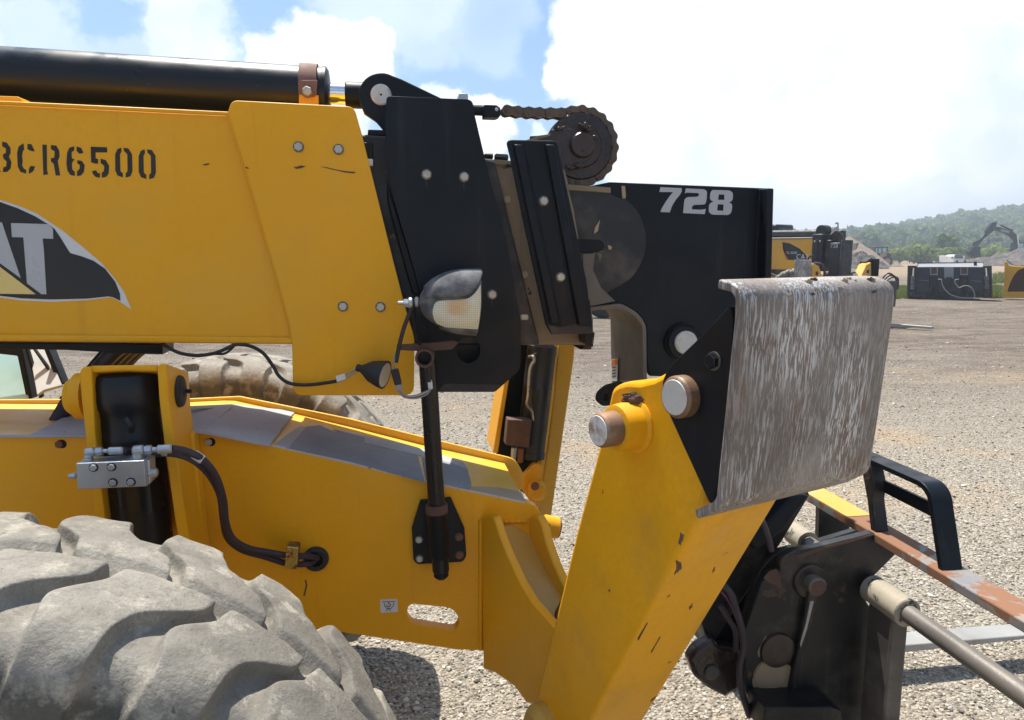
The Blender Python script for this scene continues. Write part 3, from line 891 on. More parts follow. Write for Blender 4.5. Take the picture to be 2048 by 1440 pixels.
# even out the run between the straight part and the wheel
gap = (pw[5] - pw[4]).length
def link_mesh(p, q, outer, parent):
    d = (q - p); L = d.length; d.normalize()
    up = YM.cross(d)
    up = up if up.z > 0 or abs(up.z) < .01 else up
    rl = pitch * .47
    prof = []
    for k in range(9):
        a = radians(60 + 240 * k / 8)
        prof.append((rl * cos(a), rl * sin(a)))
    for k in range(9):
        a = radians(240 + 240 * k / 8)
        prof.append((L + rl * cos(a), rl * sin(a)))
    # waist
    prof = prof[:9] + [(L * .5, -rl * .74)] + prof[9:] + [(L * .5, rl * .74)]
    V, Fs = [], []
    for (d0, d1) in (((-.021, -.0165), (.0165, .021)) if outer else ((-.0155, -.0115), (.0115, .0155))):
        s = len(V); n = len(prof)
        for dd in (d0, d1):
            for (x, y) in prof:
                V.append(p + d * x + up * y + YM * dd)
        Fs.append(list(range(s, s + n)))
        Fs.append(list(range(s + 2 * n - 1, s + n - 1, -1)))
        for i in range(n):
            j = (i + 1) % n
            Fs.append([s + i, s + j, s + n + j, s + n + i])
    for c in (p, q):
        s = len(V)
        rp = .0052 if outer else .0075
        w = .0235 if outer else .0113
        for dd in (-w, w):
            for k in range(12):
                a = 2 * pi * k / 12
                V.append(c + d * cos(a) * rp + up * sin(a) * rp + YM * dd)
        for k in range(12):
            j = (k + 1) % 12
            Fs.append([s + k, s + j, s + 12 + j, s + 12 + k])
        Fs.append(list(range(s, s + 12)))
        Fs.append(list(range(s + 23, s + 11, -1)))
    return mk('chain_link', V, Fs, chainm, parent)
for i in range(len(pw) - 1):
    link_mesh(pw[i], pw[i + 1], i % 2 == 0, sheave)

neck_m = paint('dull_grey_brown_paint', (.13, .115, .095), rough=.55, var=.15, dust=(.20, .165, .12), dust_lo=.45, dust_hi=.7, dust_amt=.5)
# ---- boom head ------------------------------------------------
dH = 1.955
head = plate('boom_head_plate', tele, black, [(1180, 372), (1220, 364, 3), (1548, 377), (1543, 568), (1530, 760), (1300, 752), (1294, 730), (1293, 651), (1278, 627, 8), (1243, 606, 10), (1184, 613), (1150, 613), (1150, 380)], PD(dH), .022, bevel=.003)
plate('boom_head_far_plate', head, black, [(1130, 374), (1540, 380), (1535, 568), (1522, 760), (1300, 752), (1293, 651), (1278, 627, 8), (1243, 604), (1130, 613)], PD(2.24), .022)
plate('head_top_plate', head, black, [(1226, 367), (1525, 379), (1525, 385), (1226, 374)], PD(dH + .022), .264, bevel=.001)
tail = plate('head_tail_plate', head, black_worn, [(1100, 366), (1215, 374, 6), (1222, 388), (1240, 396)] + arc(1203, 482, 90, -58, 70, 14, 100) + [(1210, 590), (1188, 612), (1100, 612)], PD(dH - .009), .010, bevel=.003)
plate('tail_top_edge', head, tan_worn, [(1130, 368), (1222, 375), (1222, 386), (1195, 384), (1130, 380)], PD(dH - .0115), .25, bevel=.002)
plate('tail_slot_boss', tail, black, [(1150, 478, 6), (1205, 480, 16), (1212, 496, 14), (1195, 505, 10), (1150, 506)], PD(dH - .013), .006)
tail_dirt = plate('tail_dust', tail, neck_m, [(1166, 508), (1190, 507), (1186, 540), (1202, 575), (1230, 602), (1188, 611), (1170, 611)], PD(dH - .0105), .003, bevel=0)
# front flange of the head
plate('head_front_flange', head, black, [(1536, 376), (1548, 377), (1543, 568), (1530, 752), (1519, 752), (1530, 568)], PD(dH - .045), .40, bevel=.003)
plate('flange_weld', head, black, [(1519, 379, 2), (1527, 379), (1516, 568), (1503, 752), (1497, 752), (1508, 568)], PD(dH - .006), .012, bevel=.004)
# curved inner flange under the neck
cur = fillet([(1150, 613), (1184, 613), (1243, 606, 14), (1278, 627, 14), (1293, 651, 10), (1294, 735), (1298, 860)], 5)
cw = [PD(dH - .004).hit(*p) for p in cur]
V = []
for i, p in enumerate(cw):
    t = (cw[min(i + 1, len(cw) - 1)] - cw[max(i - 1, 0)]).normalized()
    nn = YM.cross(t).normalized()
    for (aa, bb) in ((0, 0), (0, .31), (-.012, .31), (-.012, 0)):
        V.append(p + nn * aa * -1 + YM * bb)
Fs = []
for i in range(len(cw) - 1):
    for k in range(4):
        j = (k + 1) % 4
        Fs.append([i * 4 + k, i * 4 + j, i * 4 + 4 + j, i * 4 + 4 + k])
Fs += [[0, 1, 2, 3], [len(V) - 4 + k for k in range(4)]]
mk('neck_flange', V, Fs, neck_m, head, bevel=.002)
# warning label on that flange
lbx = PD(2.16).hit(1229, 735)
sp = Plane(PD(dH).hit(1293, 700) - XM * .014, YM, ZM)
plate('warning_label', head, white_dec, [(1223, 719), (1236, 716), (1234, 762), (1221, 762)], sp, .0008, bevel=0)
plate('warning_label_band', head, orange_dec, [(1223.2, 720), (1235.8, 717), (1235.2, 729), (1222.6, 731)], sp.shift(.0008), .0006, bevel=0)
for k in range(4):
    plate('warning_label_line', head, black_dec, [(1224, 734 + k * 6), (1232, 733 + k * 6), (1232, 735 + k * 6), (1224, 736 + k * 6)], sp.shift(.0008), .0006, bevel=0)
# number on the head
n7 = zf(1300, 360, 7.877)
seven = [(165, 112), (498, 128), (500, 180), (470, 235), (400, 320), (345, 415), (312, 510), (165, 503), (190, 440), (250, 340), (310, 255), (365, 190), (150, 188)]
two = [(565, 132), (850, 145, 30), (898, 175, 40), (895, 300, 60), (870, 385, 30), (690, 392, 30), (662, 420), (660, 462), (800, 468), (880, 455), (862, 538), (522, 520), (535, 380), (545, 300, 30), (590, 268, 30), (740, 265, 20), (772, 245, 15), (772, 215, 12), (750, 205, 10), (580, 198), (550, 212)]
eight = [(985, 155, 20), (1260, 165, 40), (1308, 205, 40), (1303, 310, 30), (1270, 345, 20), (1240, 352), (1290, 375, 30), (1295, 420), (1282, 510, 40), (1240, 552, 40), (970, 545, 40), (925, 500, 40), (930, 390, 30), (965, 352, 20), (1005, 340), (955, 318, 20), (945, 280), (950, 200, 30)]
pn = PD(dH - .0010)
plate('head_number', head, grey_dec, n7(seven), pn, .0018, bevel=0)
plate('head_number', head, grey_dec, n7(two), pn, .0018, bevel=0)
plate('head_number', head, grey_dec, n7(eight), pn, .0018, bevel=0, holes=[n7([(1085, 226, 8), (1172, 230, 8), (1172, 312, 8), (1072, 312, 8)]), n7([(1068, 382, 8), (1160, 386, 8), (1155, 484, 8), (1058, 480, 8)])])
# pin boss of the head
bc = PD(dH).hit(1363, 683)
rb = (PD(dH).hit(1363 + 35, 683) - bc).length
lathe('head_boss', head, black, bc - YM * .022, YM, [(0, rb * .62), (0, rb * .86), (.004, rb * .92), (.012, rb * .92), (.012, rb * 1.0), (.024, rb * 1.03), (.03, rb * 1.03)], 40)
cyl('head_pin', head, pinwhite, bc - YM * .030 + XM * .003, bc + YM * .33, rb * .63, 32)
# scrapes on the head plate
for pts in ([(1243, 372), (1250, 372), (1252, 392), (1246, 412)], [(1190, 455), (1200, 440), (1196, 462), (1188, 468)], [(1216, 490), (1224, 493), (1222, 500), (1217, 498)]):
    plate('bare_scrape', head, tan_strip, pts, PD(dH - .0125 if pts[0][0] < 1240 else dH - .001), .004, bevel=0)
# ---- chassis frame -------------------------------------------
DF = 1.86
FW = .38
fpx = [(-3000, 872), (170, 873), (377, 862), (406, 862), (542, 890), (700, 926), (852, 963), (1056, 1006), (1072, 1012, 8), (1088, 1040, 12), (1090, 1080), (1062, 1180), (1010, 1300), (962, 1301), (912, 1299), (673, 1263), (420, 1225), (200, 1205), (-3000, 1190)]
slot = fillet([(819, 1207, 14), (905, 1216, 16), (921, 1240, 16), (912, 1262, 12), (822, 1248, 14), (812, 1226, 12)])
frame = plate('frame_side_plate', tele, yellow, fpx, PD(DF), .035, holes=[slot], bevel=.004)
# top plate follows the same edge
topline = [(-3000, 872), (170, 873), (377, 862), (406, 862), (542, 890), (700, 926), (852, 963), (1050, 1005)]
def strip(name, parent, mat, line, D0, D1, lift, thick, clip=None):
    w = [PD(DF).hit(*p) for p in line]
    V, Fs = [], []
    for p in w:
        for (dd, dz) in ((D0 - DF, lift), (D1 - DF, lift), (D1 - DF, lift - thick), (D0 - DF, lift - thick)):
            V.append(p + YM * dd + ZM * dz)
    for i in range(len(w) - 1):
        for k in range(4):
            j = (k + 1) % 4
            Fs.append([i * 4 + k, i * 4 + j, i * 4 + 4 + j, i * 4 + 4 + k])
    Fs += [[0, 1, 2, 3], [len(V) - 4 + k for k in range(4)]]
    return mk(name, V, Fs, mat, parent, sharp=20)
ftop = strip('frame_top_plate', frame, yellow_sunlit, topline, DF + .0355, DF + FW, -.001, .02)
strip('rubbed_edge', frame, edge_white, topline, DF - .0007, DF + .006, .0012, .004)
# far side lip
plate('frame_far_lip', frame, yellow_sunlit, [(-2600, 812), (375, 798), (479, 793), (700, 838), (845, 874), (1030, 918, 14), (1046, 945, 8), (1048, 975), (1000, 1010), (600, 905), (430, 862), (-2600, 860)], PD(DF + FW), .012, bevel=.002)
plate('frame_far_side_plate', frame, yellow, [(-2600, 860), (430, 862), (700, 905), (760, 1000), (560, 1070), (-2600, 1060)], PD(DF + FW + .0125), .02)
# plates, grip tape and a painted shadow on the frame top (each traced on the top plane of its stretch)
def topz(u):
    w = [PD(DF).hit(*p) for p in topline]
    for i in range(len(topline) - 1):
        if topline[i][0] <= u <= topline[i + 1][0]:
            a, b = w[i], w[i + 1]
            break
    return a, b
def on_top(name, mat, useg, px, lift, thick, **kw):
    a, b = topz(useg)
    pl = Plane(a + ZM * lift, (b - a), YM)
    return plate(name, ftop, mat, px, pl, thick, **kw)
on_top('cover_plate', grip, 120, [(-300, 872), (60, 869), (150, 822), (178, 822), (178, 870)], .006, .006, bevel=.001)
on_top('cover_plate', grip, 390, [(370, 861), (404, 861), (466, 811), (380, 815)], .008, .008, bevel=.001)
on_top('cover_plate', grip, 480, [(404, 861), (540, 888), (586, 827), (466, 811)], .008, .008, bevel=.001)
on_top('dusty_border', tape_pale, 480, [(378, 812), (466, 808), (590, 822), (586, 829), (466, 813), (380, 818)], .003, .002, bevel=0)
on_top('grip_tape', grip_dark, 620, [(577, 897), (612, 853), (640, 850), (665, 862), (690, 866), (730, 875), (728, 886), (760, 894), (835, 910), (850, 963), (700, 923)], .0015, .002, bevel=0)
on_top('grip_tape', grip_dark, 900, [(852, 961), (845, 915), (900, 925), (935, 938), (943, 968), (940, 980)], .0015, .002, bevel=0)
on_top('pale_tape', tape_pale, 620, [(548, 888), (600, 852), (612, 854), (577, 896)], .0012, .002, bevel=0)
on_top('pale_tape', tape_pale, 760, [(666, 858), (800, 885), (846, 898), (846, 912), (762, 893), (728, 885), (729, 874), (690, 865)], .0011, .002, bevel=0)
on_top('pale_tape', tape_pale, 900, [(846, 898), (925, 922), (936, 938), (900, 925), (846, 914)], .0011, .002, bevel=0)
on_top('shade_film', tan_strip, 960, [(943, 980), (942, 972), (1000, 975), (1042, 983), (1052, 1003)], .0010, .002, bevel=0)  # tan sheet paints the boom's shadow onto the frame top
for (u, v) in ((119, 888), (417, 884)):
    bolt(frame, boltrust if u < 200 else boltm, PD(DF).hit(u, v), -YM, .0095, washer=False)
    cyl('bolt_hole', frame, black, PD(DF).hit(u + 5, v) - YM * .001, PD(DF).hit(u + 5, v) + YM * .01, .0105, 16, .0005)
# slot rim
hf = [PD(DF).hit(*p) for p in slot]
# hoist point sticker with hook symbol
sq = PD(DF - .0009)
plate('hoist_sticker', frame, white_dec, [(760, 1199, 3), (795, 1198, 3), (796, 1224, 3), (761, 1226, 3)], sq, .0016, bevel=0)
def stroke(name, parent, mat, pts, pl, w, thick=.0008):
    W = [pl.hit(*p) for p in pts]
    V, Fs = [], []
    for i, p in enumerate(W):
        t = (W[min(i + 1, len(W) - 1)] - W[max(i - 1, 0)]).normalized()
        nn = pl.n.cross(t)
        V += [p + nn * w / 2, p - nn * w / 2, p - nn * w / 2 - pl.n * thick, p + nn * w / 2 - pl.n * thick]
    for i in range(len(W) - 1):
        for k in range(4):
            j = (k + 1) % 4
            Fs.append([i * 4 + k, i * 4 + j, i * 4 + 4 + j, i * 4 + 4 + k])
    return mk(name, V, Fs, mat, parent, smooth=False)
s2 = sq.shift(.0007)
stroke('sticker_mark', frame, black_dec, [(777, 1204), (777, 1207), (781, 1209), (780, 1213), (775, 1213), (773, 1210)], s2, .0022)
stroke('sticker_mark', frame, black_dec, [(768, 1206), (770, 1213), (775, 1218), (782, 1217), (787, 1211), (788, 1205)], s2, .0016)
stroke('sticker_mark', frame, black_dec, [(764, 1204), (791, 1203)], s2, .0013)
stroke('sticker_mark', frame, black_dec, [(772, 1222), (777, 1216), (781, 1222)], s2, .0016)
stroke('paint_scuff', frame, rust, [(611, 1160), (613, 1170), (611, 1180), (608, 1192)], PD(DF - .0007), .004)
# grommet where the hoses enter
gc = PD(DF).hit(632, 1117)
gr = (PD(DF).hit(632 + 26, 1117) - gc).length
lathe('hose_grommet', frame, rubber, gc - YM * .012, YM, [(0, gr * .55), (-.001, gr * .78), (.003, gr * .95), (.012, gr), (.014, gr), (.014, gr * .5)], 32, closed=True)
cyl('grommet_dark', frame, black, gc - YM * .002, gc + YM * .01, gr * .6, 24, .001)

# ---- levelling cylinder beside the wheel ---------------------
DY = 1.69
lev = lathe('levelling_cylinder', tele, black_gloss, PD(DY + .075).hit(252, 742), PD(DY + .075).hit(290, 1110) - PD(DY + .075).hit(252, 742),
            [(0, .050), (.004, .069), (.02, .0745), (.055, .0755), (.075, .073), (.085, .0665), (.10, .064), (.14, .0645), (.146, .0665), (.155, .0665), (.16, .064), (.42, .064), (.43, .05)], 40)
yk = plate('yoke_plate', tele, yellow, [(314, 736, 4), (322, 726, 5), (333, 728, 3), (338, 808), (358, 937), (372, 1040), (392, 1160), (372, 1160), (350, 1040), (330, 900), (318, 798)], PD(DY), .174, bevel=.006, back=YM * .168 - ZM * .045)
yl = plate('yoke_plate', tele, yellow, [(158, 745, 6), (166, 733, 6), (182, 733, 3), (184, 760), (190, 865), (210, 1040), (225, 1160), (208, 1160), (190, 1020), (172, 880), (163, 800)], PD(DY), .174, bevel=.006, back=YM * .168 - ZM * .045)
plate('yoke_top_plate', tele, yellow, [(180, 731), (316, 729), (316, 743), (250, 741), (182, 745)], PD(DY + .006), .168, bevel=.004, back=YM * .162 - ZM * .046)
yp = PD(DY + .075)
c = M(0, 0, 0)
pr = yp.hit(332, 800)
# pin end on the outer face of the right yoke plate
axis_pt = PD(DY + .08).hit(345, 783)
lathe('yoke_pin', yk, rubber, axis_pt + XM * .017, XM, [(-.02, .037), (0, .037), (.005, .035), (.007, .030), (.008, .012), (.012, .010)], 28)
cyl('pin_centre', yk, black, axis_pt + XM * .02, axis_pt + XM * .042, .005, 10)
lathe('yoke_boss', yl, yellow, PD(DY + .09).hit(166, 792), -XM, [(-.01, .052), (.012, .052), (.016, .046), (.030, .036), (.032, .02)], 28)
cyl('boss_pin', yl, boltrust, PD(DY + .09).hit(150, 775), PD(DY + .09).hit(142, 775), .014, 12)
# vertical rib on the frame below the yoke
plate('yoke_rib', tele, yellow, [(352, 868), (386, 866), (388, 880), (402, 1020), (416, 1160), (390, 1160), (372, 1010)], PD(DF - .05), .05, bevel=.006)
tube('cylinder_port', lev, black_gloss, [PD(DY - .002).hit(262, 862), PD(DY - .012).hit(262, 850), PD(DY - .004).hit(254, 838)], .007)
# ---- lock valve block with fittings ---------------------------
DV = 1.60
vb = plate('valve_block', tele, zinc, [(152, 927, 2), (288, 921, 2), (292, 973, 2), (155, 979, 2)], PD(DV), .05, bevel=.003)
plate('valve_block_end', vb, zinc, [(288, 921), (299, 920), (301, 966), (292, 974)], PD(DV + .012), .04, bevel=.003)
for (u, v) in ((187, 935), (223, 934), (226, 965), (262, 964)):
    lathe('bolt_recess', vb, rubber, PD(DV - .0006).hit(u, v), YM, [(0, .0095), (.002, .0095)], 18)
    bolt(vb, zinc, PD(DV - .0014).hit(u, v), -YM, .0072, .005, washer=False)
def seg_cyl(name, parent, mat, a, b, D, r, seg=16, **kw):
    return cyl(name, parent, mat, PD(D).hit(*a), PD(D).hit(*b), r, seg, **kw)
DFt = DV + .024
seg_cyl('valve_plug', vb, zinc, (292, 946), (306, 945), DFt, .0135, 6)
seg_cyl('valve_plug', vb, zinc, (286, 946), (315, 945), DFt, .0105, 20)
seg_cyl('valve_plug', vb, zinc, (154, 951), (144, 952), DFt, .0075, 6)
seg_cyl('valve_plug', vb, zinc, (148, 951.5), (137, 953), DFt, .0055, 14)
seg_cyl('fitting_nut', vb, zinc, (178, 926), (177, 915), DFt, .0095, 6)
seg_cyl('elbow', vb, zinc, (177.5, 916), (177.5, 898), DFt, .0085)
seg_cyl('elbow', vb, zinc, (170, 905), (190, 903), DFt, .0095)
seg_cyl('fitting_nut', vb, zinc, (190, 903), (206, 902), DFt, .0095, 6)
seg_cyl('fitting_tube', vb, zinc, (205, 902), (217, 902), DFt, .0045)
seg_cyl('hose_ferrule', vb, zinc, (216, 902), (247, 901), DFt, .0085)
seg_cyl('fitting_nut', vb, zinc, (276, 921), (275, 912), DFt, .0125, 6)
seg_cyl('elbow', vb, zinc, (275.5, 916), (275.5, 892), DFt, .0110)
seg_cyl('elbow', vb, zinc, (266, 902), (288, 900), DFt, .0115)
seg_cyl('fitting_nut', vb, zinc, (288, 900), (304, 899), DFt, .0105, 6)
seg_cyl('fitting_tube', vb, zinc, (303, 899), (316, 899), DFt, .0055)
seg_cyl('hose_ferrule', vb, zinc, (314, 899), (345, 897), DFt, .0098)
seg_cyl('fitting_tube', vb, zinc, (322, 905), (338, 906), DFt + .03, .008)
def PP(D, *pts): return [PD(D).hit(*p) for p in pts]
h1 = [PD(d).hit(u, v) for (u, v, d) in ((245, 901, DFt + .002), (262, 903, DFt + .035), (300, 908, DFt + .04), (345, 907, DFt + .03), (384, 919, 1.66), (418, 949, 1.68), (440, 990, 1.70), (446, 1035, 1.72), (455, 1075, 1.76), (485, 1100, 1.79), (530, 1113, 1.81), (575, 1127, 1.82), (610, 1128, 1.825), (628, 1122, 1.85))]
h2 = [PD(d).hit(u, v) for (u, v, d) in ((343, 897, DFt), (372, 902, 1.64), (405, 919, 1.65), (432, 953, 1.67), (447, 1000, 1.69), (452, 1045, 1.72), (466, 1078, 1.75), (498, 1097, 1.78), (540, 1105, 1.80), (580, 1112, 1.81), (610, 1112, 1.82), (635, 1116, 1.85))]
hz = tube('hydraulic_hose', tele, hose_m, h1, .0078, 12)
hz2 = tube('hydraulic_hose', tele, hose_m, h2, .0080, 12)
seg_cyl('hose_tag', hz2, white_dec, (386, 907), (407, 921), 1.651, .0102, 16)
cl = lathe('hose_clamp', tele, zincpass, PD(1.80).hit(588, 1098) , ZM * -1, [(0, .0), (0, .012), (.0, .012)], 8) if False else None
plate('hose_clamp', hz2, zincpass, [(573, 1093, 3), (597, 1096, 3), (594, 1139, 4), (569, 1137, 4)], PD(1.79), .04, bevel=.004)

# ---- work light on its post -----------------------------------
DPst = 1.80
pb = PD(DPst).hit(882, 1143); pt = PD(DPst).hit(855, 722)
post = cyl('light_post', tele, black_gloss, pb, pt, .0215, 28)
cyl('post_foot', post, black, PD(DPst).hit(880.5, 1120), PD(DPst).hit(883, 1157), .019, 24, .008)
lathe('post_sleeve', post, black, PD(DPst).hit(873, 1012), pb - pt, [(0, .0235), (.001, .028), (.015, .028), (.02, .0262), (.13, .0262), (.14, .02)], 28)
lathe('sleeve_rust_ring', post, rust, PD(DPst).hit(872.6, 1008), pb - pt, [(0, .023), (.001, .0283), (.022, .0283), (.023, .0245)], 28)
plate('post_bracket', post, black, [(841, 1002), (860, 1000), (890, 998), (902, 996), (929, 1057), (933, 1112, 6), (926, 1124, 6), (835, 1129, 6), (827, 1122, 6), (824, 1057)], PD(DF - .016), .014, bevel=.002)
for (u, v, mt) in ((838, 1079, boltm), (918, 1074, boltrust), (839, 1117, boltm), (919, 1110, boltrust)):
    bolt(post, mt, PD(DF - .016).hit(u, v), -YM, .0088)
# open socket tube at the post head, pointing out to the side
sc0 = PD(DPst - .055).hit(849, 717)
lathe('post_socket', post, rust, sc0, YM + XM * .08, [(0, .0170), (0, .0225), (.085, .0225), (.085, .017)], 28, closed=True)
lathe('socket_end', post, black, sc0 + YM * .04, YM, [(0, .018), (.01, .018)], 20)
arm2 = plate('lamp_cross_bar', post, rust, [(793, 690, 2), (860, 686), (905, 681), (918, 684), (905, 699, 3), (850, 703), (795, 700, 2)], PD(DPst - .03), .012, bevel=.003)
tube('lamp_bracket_rod', post, black, PP(DPst - .03, (827, 588), (826.5, 604), (829, 645), (833, 676), (842, 689)), .0042, 10)
# lamp: a hooded shell lofted along the machine axis, lens wrapped round its side
LX0, LD, LZ0 = None, DPst - .045, None
lp0 = PD(LD).hit(838, 606)     # back centre
px_m = (PD(LD).hit(938, 606) - lp0).length / 100.0      # metres per pixel here
def lamp_ring(t):
    """section at t in 0..1 from the back: centre height, half height, half depth (px)"""
    x = 118 * t
    topy = 606 - 63 * min(1, (1 - (1 - min(1, t / .72)) ** 2.2)) ** .75 if t > 0 else 606
    return x, topy
stations = [0, .03, .08, .16, .27, .40, .55, .70, .82, .92, 1.0]
def loft_lamp(t):
    x = 120 * t
    k = (1 - (1 - min(1.0, t / .80)) ** 2) ** .5
    zt = -62 * k                    # up in px (negative v)
    zb = 58 * k * (1.0) + 6 * max(0, t - .5)
    x_top = x
    half = 52 * (.28 + .72 * k)
    return x, zt, zb, half
NS, NA = len(stations), 40
def lamp_pt(t, a, inset=0.0):
    x, zt, zb, half = loft_lamp(t)
    ca, sa = cos(a), sin(a)
    e = .72
    cx = (abs(ca) ** e) * (1 if ca >= 0 else -1)
    sx = (abs(sa) ** e) * (1 if sa >= 0 else -1)
    v = (-(zt) if sx > 0 else zb) * sx          # up positive px
    dpt = half * cx
    # lower jaw recedes, hood pokes forward
    xx = x - (7 * t * t * max(0, -sx))
    k = 1 - inset
    return lp0 + XM * (xx * px_m) + ZM * (v * k * px_m) - YM * (dpt * k * px_m)
V, Fs = [], []
for t in stations:
    for i in range(NA):
        V.append(lamp_pt(t, 2 * pi * i / NA))
for s in range(NS - 1):
    for i in range(NA):
        j = (i + 1) % NA
        Fs.append([s * NA + i, s * NA + j, (s + 1) * NA + j, (s + 1) * NA + i])
Fs.append([i for i in range(NA)])
Fs.append([(NS - 1) * NA + i for i in range(NA)][::-1])
lamp = mk('headlamp_housing', V, Fs, lamp_grey, tele)
def ang(v, t):
    """angle on the camera side for a height v px above the lamp axis"""
    x, zt, zb, half = loft_lamp(t)
    q = v / (-zt if v > 0 else zb)
    q = max(-1, min(1, q))
    return math.asin(abs(q) ** (1 / .72)) * (1 if q > 0 else -1)
def patch(name, mat, parent, t0, t1, top_v, bot_v, inset, nt=22, na=18, edge=.0, amber=False, th=.003):
    V, Fs, am = [], [], []
    for i in range(nt + 1):
        t = t0 + (t1 - t0) * i / nt
        a1, a0_ = top_v(t), bot_v(t)
        for k in range(na + 1):
            a = a0_ + (a1 - a0_) * k / na
            V.append(lamp_pt(t, a, inset))
            am.append(max(0.0, 1 - ((t - .60) / .24) ** 2 - ((math.degrees(a) + 4) / 14) ** 2))
    for i in range(nt):
        for k in range(na):
            q = i * (na + 1) + k
            Fs.append([q, q + 1, q + na + 2, q + na + 1])
    o = mk(name, V, Fs, mat, parent, sharp=50)
    sd = o.modifiers.new('solid', 'SOLIDIFY'); sd.thickness = th; sd.offset = 0
    if amber:
        att = o.data.attributes.new('amber', 'FLOAT', 'POINT')
        att.data.foreach_set('value', [float(min(1, x * 1.3)) for x in am])
    return o
def rnd(t): return sqrt(max(0.0, 1 - (1 - min(1, (t - .21) / .10)) ** 2))
lt = lambda t: ang(-14 + (20 + 8 * (t - .2)) * rnd(t) + 28 * max(0, (t - .72) / .28) ** 2, t)
lb = lambda t: ang(-14 - (20 + 14 * min(1, (t - .21) / .3)) * rnd(t), t)
lens = patch('lamp_lens', lens_m, lamp, .212, .985, lt, lb, -.03, 30, 22, amber=True)
patch('lamp_hood', lamp_grey, lamp, .10, 1.03, lambda t: radians(150), lambda t: ang(10 + 8 * t + 30 * max(0, (t - .72) / .28) ** 2, t), -.055, 24, 24, th=.005)
patch('lamp_lower_lip', lamp_grey, lamp, .35, .99, lambda t: ang(-40 - 8 * t, t), lambda t: radians(-120), -.05, 18, 14, th=.005)
# mounting stud and nuts at the back of the lamp
for (a, b, r, sg, mt) in (((795, 606), (815, 606), .0045, 12, zinc), ((806, 606), (822, 606), .0105, 6, zinc), ((816, 606), (826, 606), .0135, 18, zinc), ((829, 604), (838, 604), .0125, 18, boltm)):
    seg_cyl('lamp_stud', lamp, mt, a, b, LD, r, sg)
# loose rubber boot hanging off the cable
bp0 = PD(1.83).hit(714, 735); bp1 = PD(1.80).hit(770, 750)
bax = (bp1 - bp0).normalized(); bl = (bp1 - bp0).length
boot = lathe('rubber_boot', tele, rubber, bp0, bax, [(0, .006), (0, .0085), (bl * .08, .0095), (bl * .14, .0085), (bl * .20, .011), (bl * .5, .026), (bl * .85, .0335), (bl, .0355), (bl, .033)], 28)
lathe('boot_lamp_face', boot, cream, bp0, bax, [(bl * 1.012, .004), (bl * 1.006, .030), (bl * .98, .031)], 28)
tube('wire', boot, cable_grey, PP(1.835, (672, 762), (690, 750), (716, 737)), .0022, 8)
tube('wire', boot, cable_grey, PP(1.832, (675, 765), (694, 755), (717, 740)), .0022, 8)
plate('wire_tag', boot, white_dec, [(671, 752), (689, 747), (692, 758), (674, 764)], PD(1.828), .001, bevel=0)
wl = tube('wiring_loom', tele, rubber, [PD(d).hit(u, v) for (u, v, d) in ((322, 684, 1.90), (335, 694, 1.88), (360, 706, 1.87), (395, 711, 1.865), (430, 706, 1.865), (455, 696, 1.866), (472, 689, 1.872), (500, 692, 1.868), (526, 706, 1.862), (546, 732, 1.858), (558, 752, 1.852), (578, 766, 1.848), (610, 770, 1.845), (650, 766, 1.84), (674, 762, 1.835))], .0043, 10)
tube('wiring_loom', wl, rubber, [PD(d).hit(u, v) for (u, v, d) in ((418, 707, 1.866), (445, 708, 1.866), (458, 702, 1.868), (470, 690, 1.872))], .003, 8)
# lamp cables
tube('lamp_cable', lamp, rubber, PP(DPst - .05, (826, 612), (816, 634), (806, 662), (797, 698), (792, 725)), .0052, 10)
for k in range(4):
    tube('lamp_wire', lamp, cable_grey, PP(DPst - .052 + .002 * k, (794 - k, 705), (789 - k * .6, 724), (787 + k, 742)), .0016, 6)
plate('connector', lamp, rubber, [(781, 741, 3), (797, 738, 3), (804, 768, 3), (789, 771, 3)], PD(DPst - .06), .016, bevel=.003)
plate('connector', lamp, cable_grey, [(789, 771, 2), (803, 768, 2), (806, 780, 2), (793, 784, 2)], PD(DPst - .058), .012, bevel=.002)
plate('connector', lamp, white_dec, [(855, 762, 2), (864, 760, 2), (866, 778, 2), (857, 780, 2)], PD(DPst - .034), .010, bevel=.001)
for k in range(4):
    tube('lamp_wire', lamp, [cable_grey, rustbrown, cream, cable_grey][k], PP(DPst - .05 + .003 * k, (797 + k, 782), (808 + k, 794 - k), (830, 797 - 2 * k), (852 - k, 790 - 2 * k), (862, 778)), .0019, 6)
tube('lamp_wire', lamp, rubber, PP(DPst - .033, (858, 764), (858, 745), (856, 732)), .005, 8)

# ---- stabiliser mount at the front of the frame ----------------
DIRL = Vector((.5, -.866, 0)).normalized()           # outwards, towards the side and the front
WL = Vector((.866, .5, 0)).normalized()
F0 = PD(DF).hit(962, 1150)
S1 = Plane(F0, DIRL, ZM)
mpx = [(961, 1042), (966, 1031, 4), (976, 1030, 4), (988, 1034), (1000, 1072), (1016, 1112), (1040, 1164), (1064, 1204), (1100, 1244), (1128, 1280), (1110, 1420), (1052, 1406), (1029, 1374), (990, 1346), (966, 1338)]
mount = plate('stabiliser_mount_plate', tele, yellow, mpx, S1, .022, bevel=.005)
S2 = Plane(PD(DF).hit(1058, 1100), DIRL, ZM)
plate('stabiliser_mount_plate', mount, yellow, [(1054, 1060), (1058, 1034, 4), (1074, 1032, 5), (1084, 1050), (1092, 1085), (1108, 1130), (1124, 1165), (1140, 1195), (1150, 1290), (1058, 1290)], S2, .024, bevel=.005)
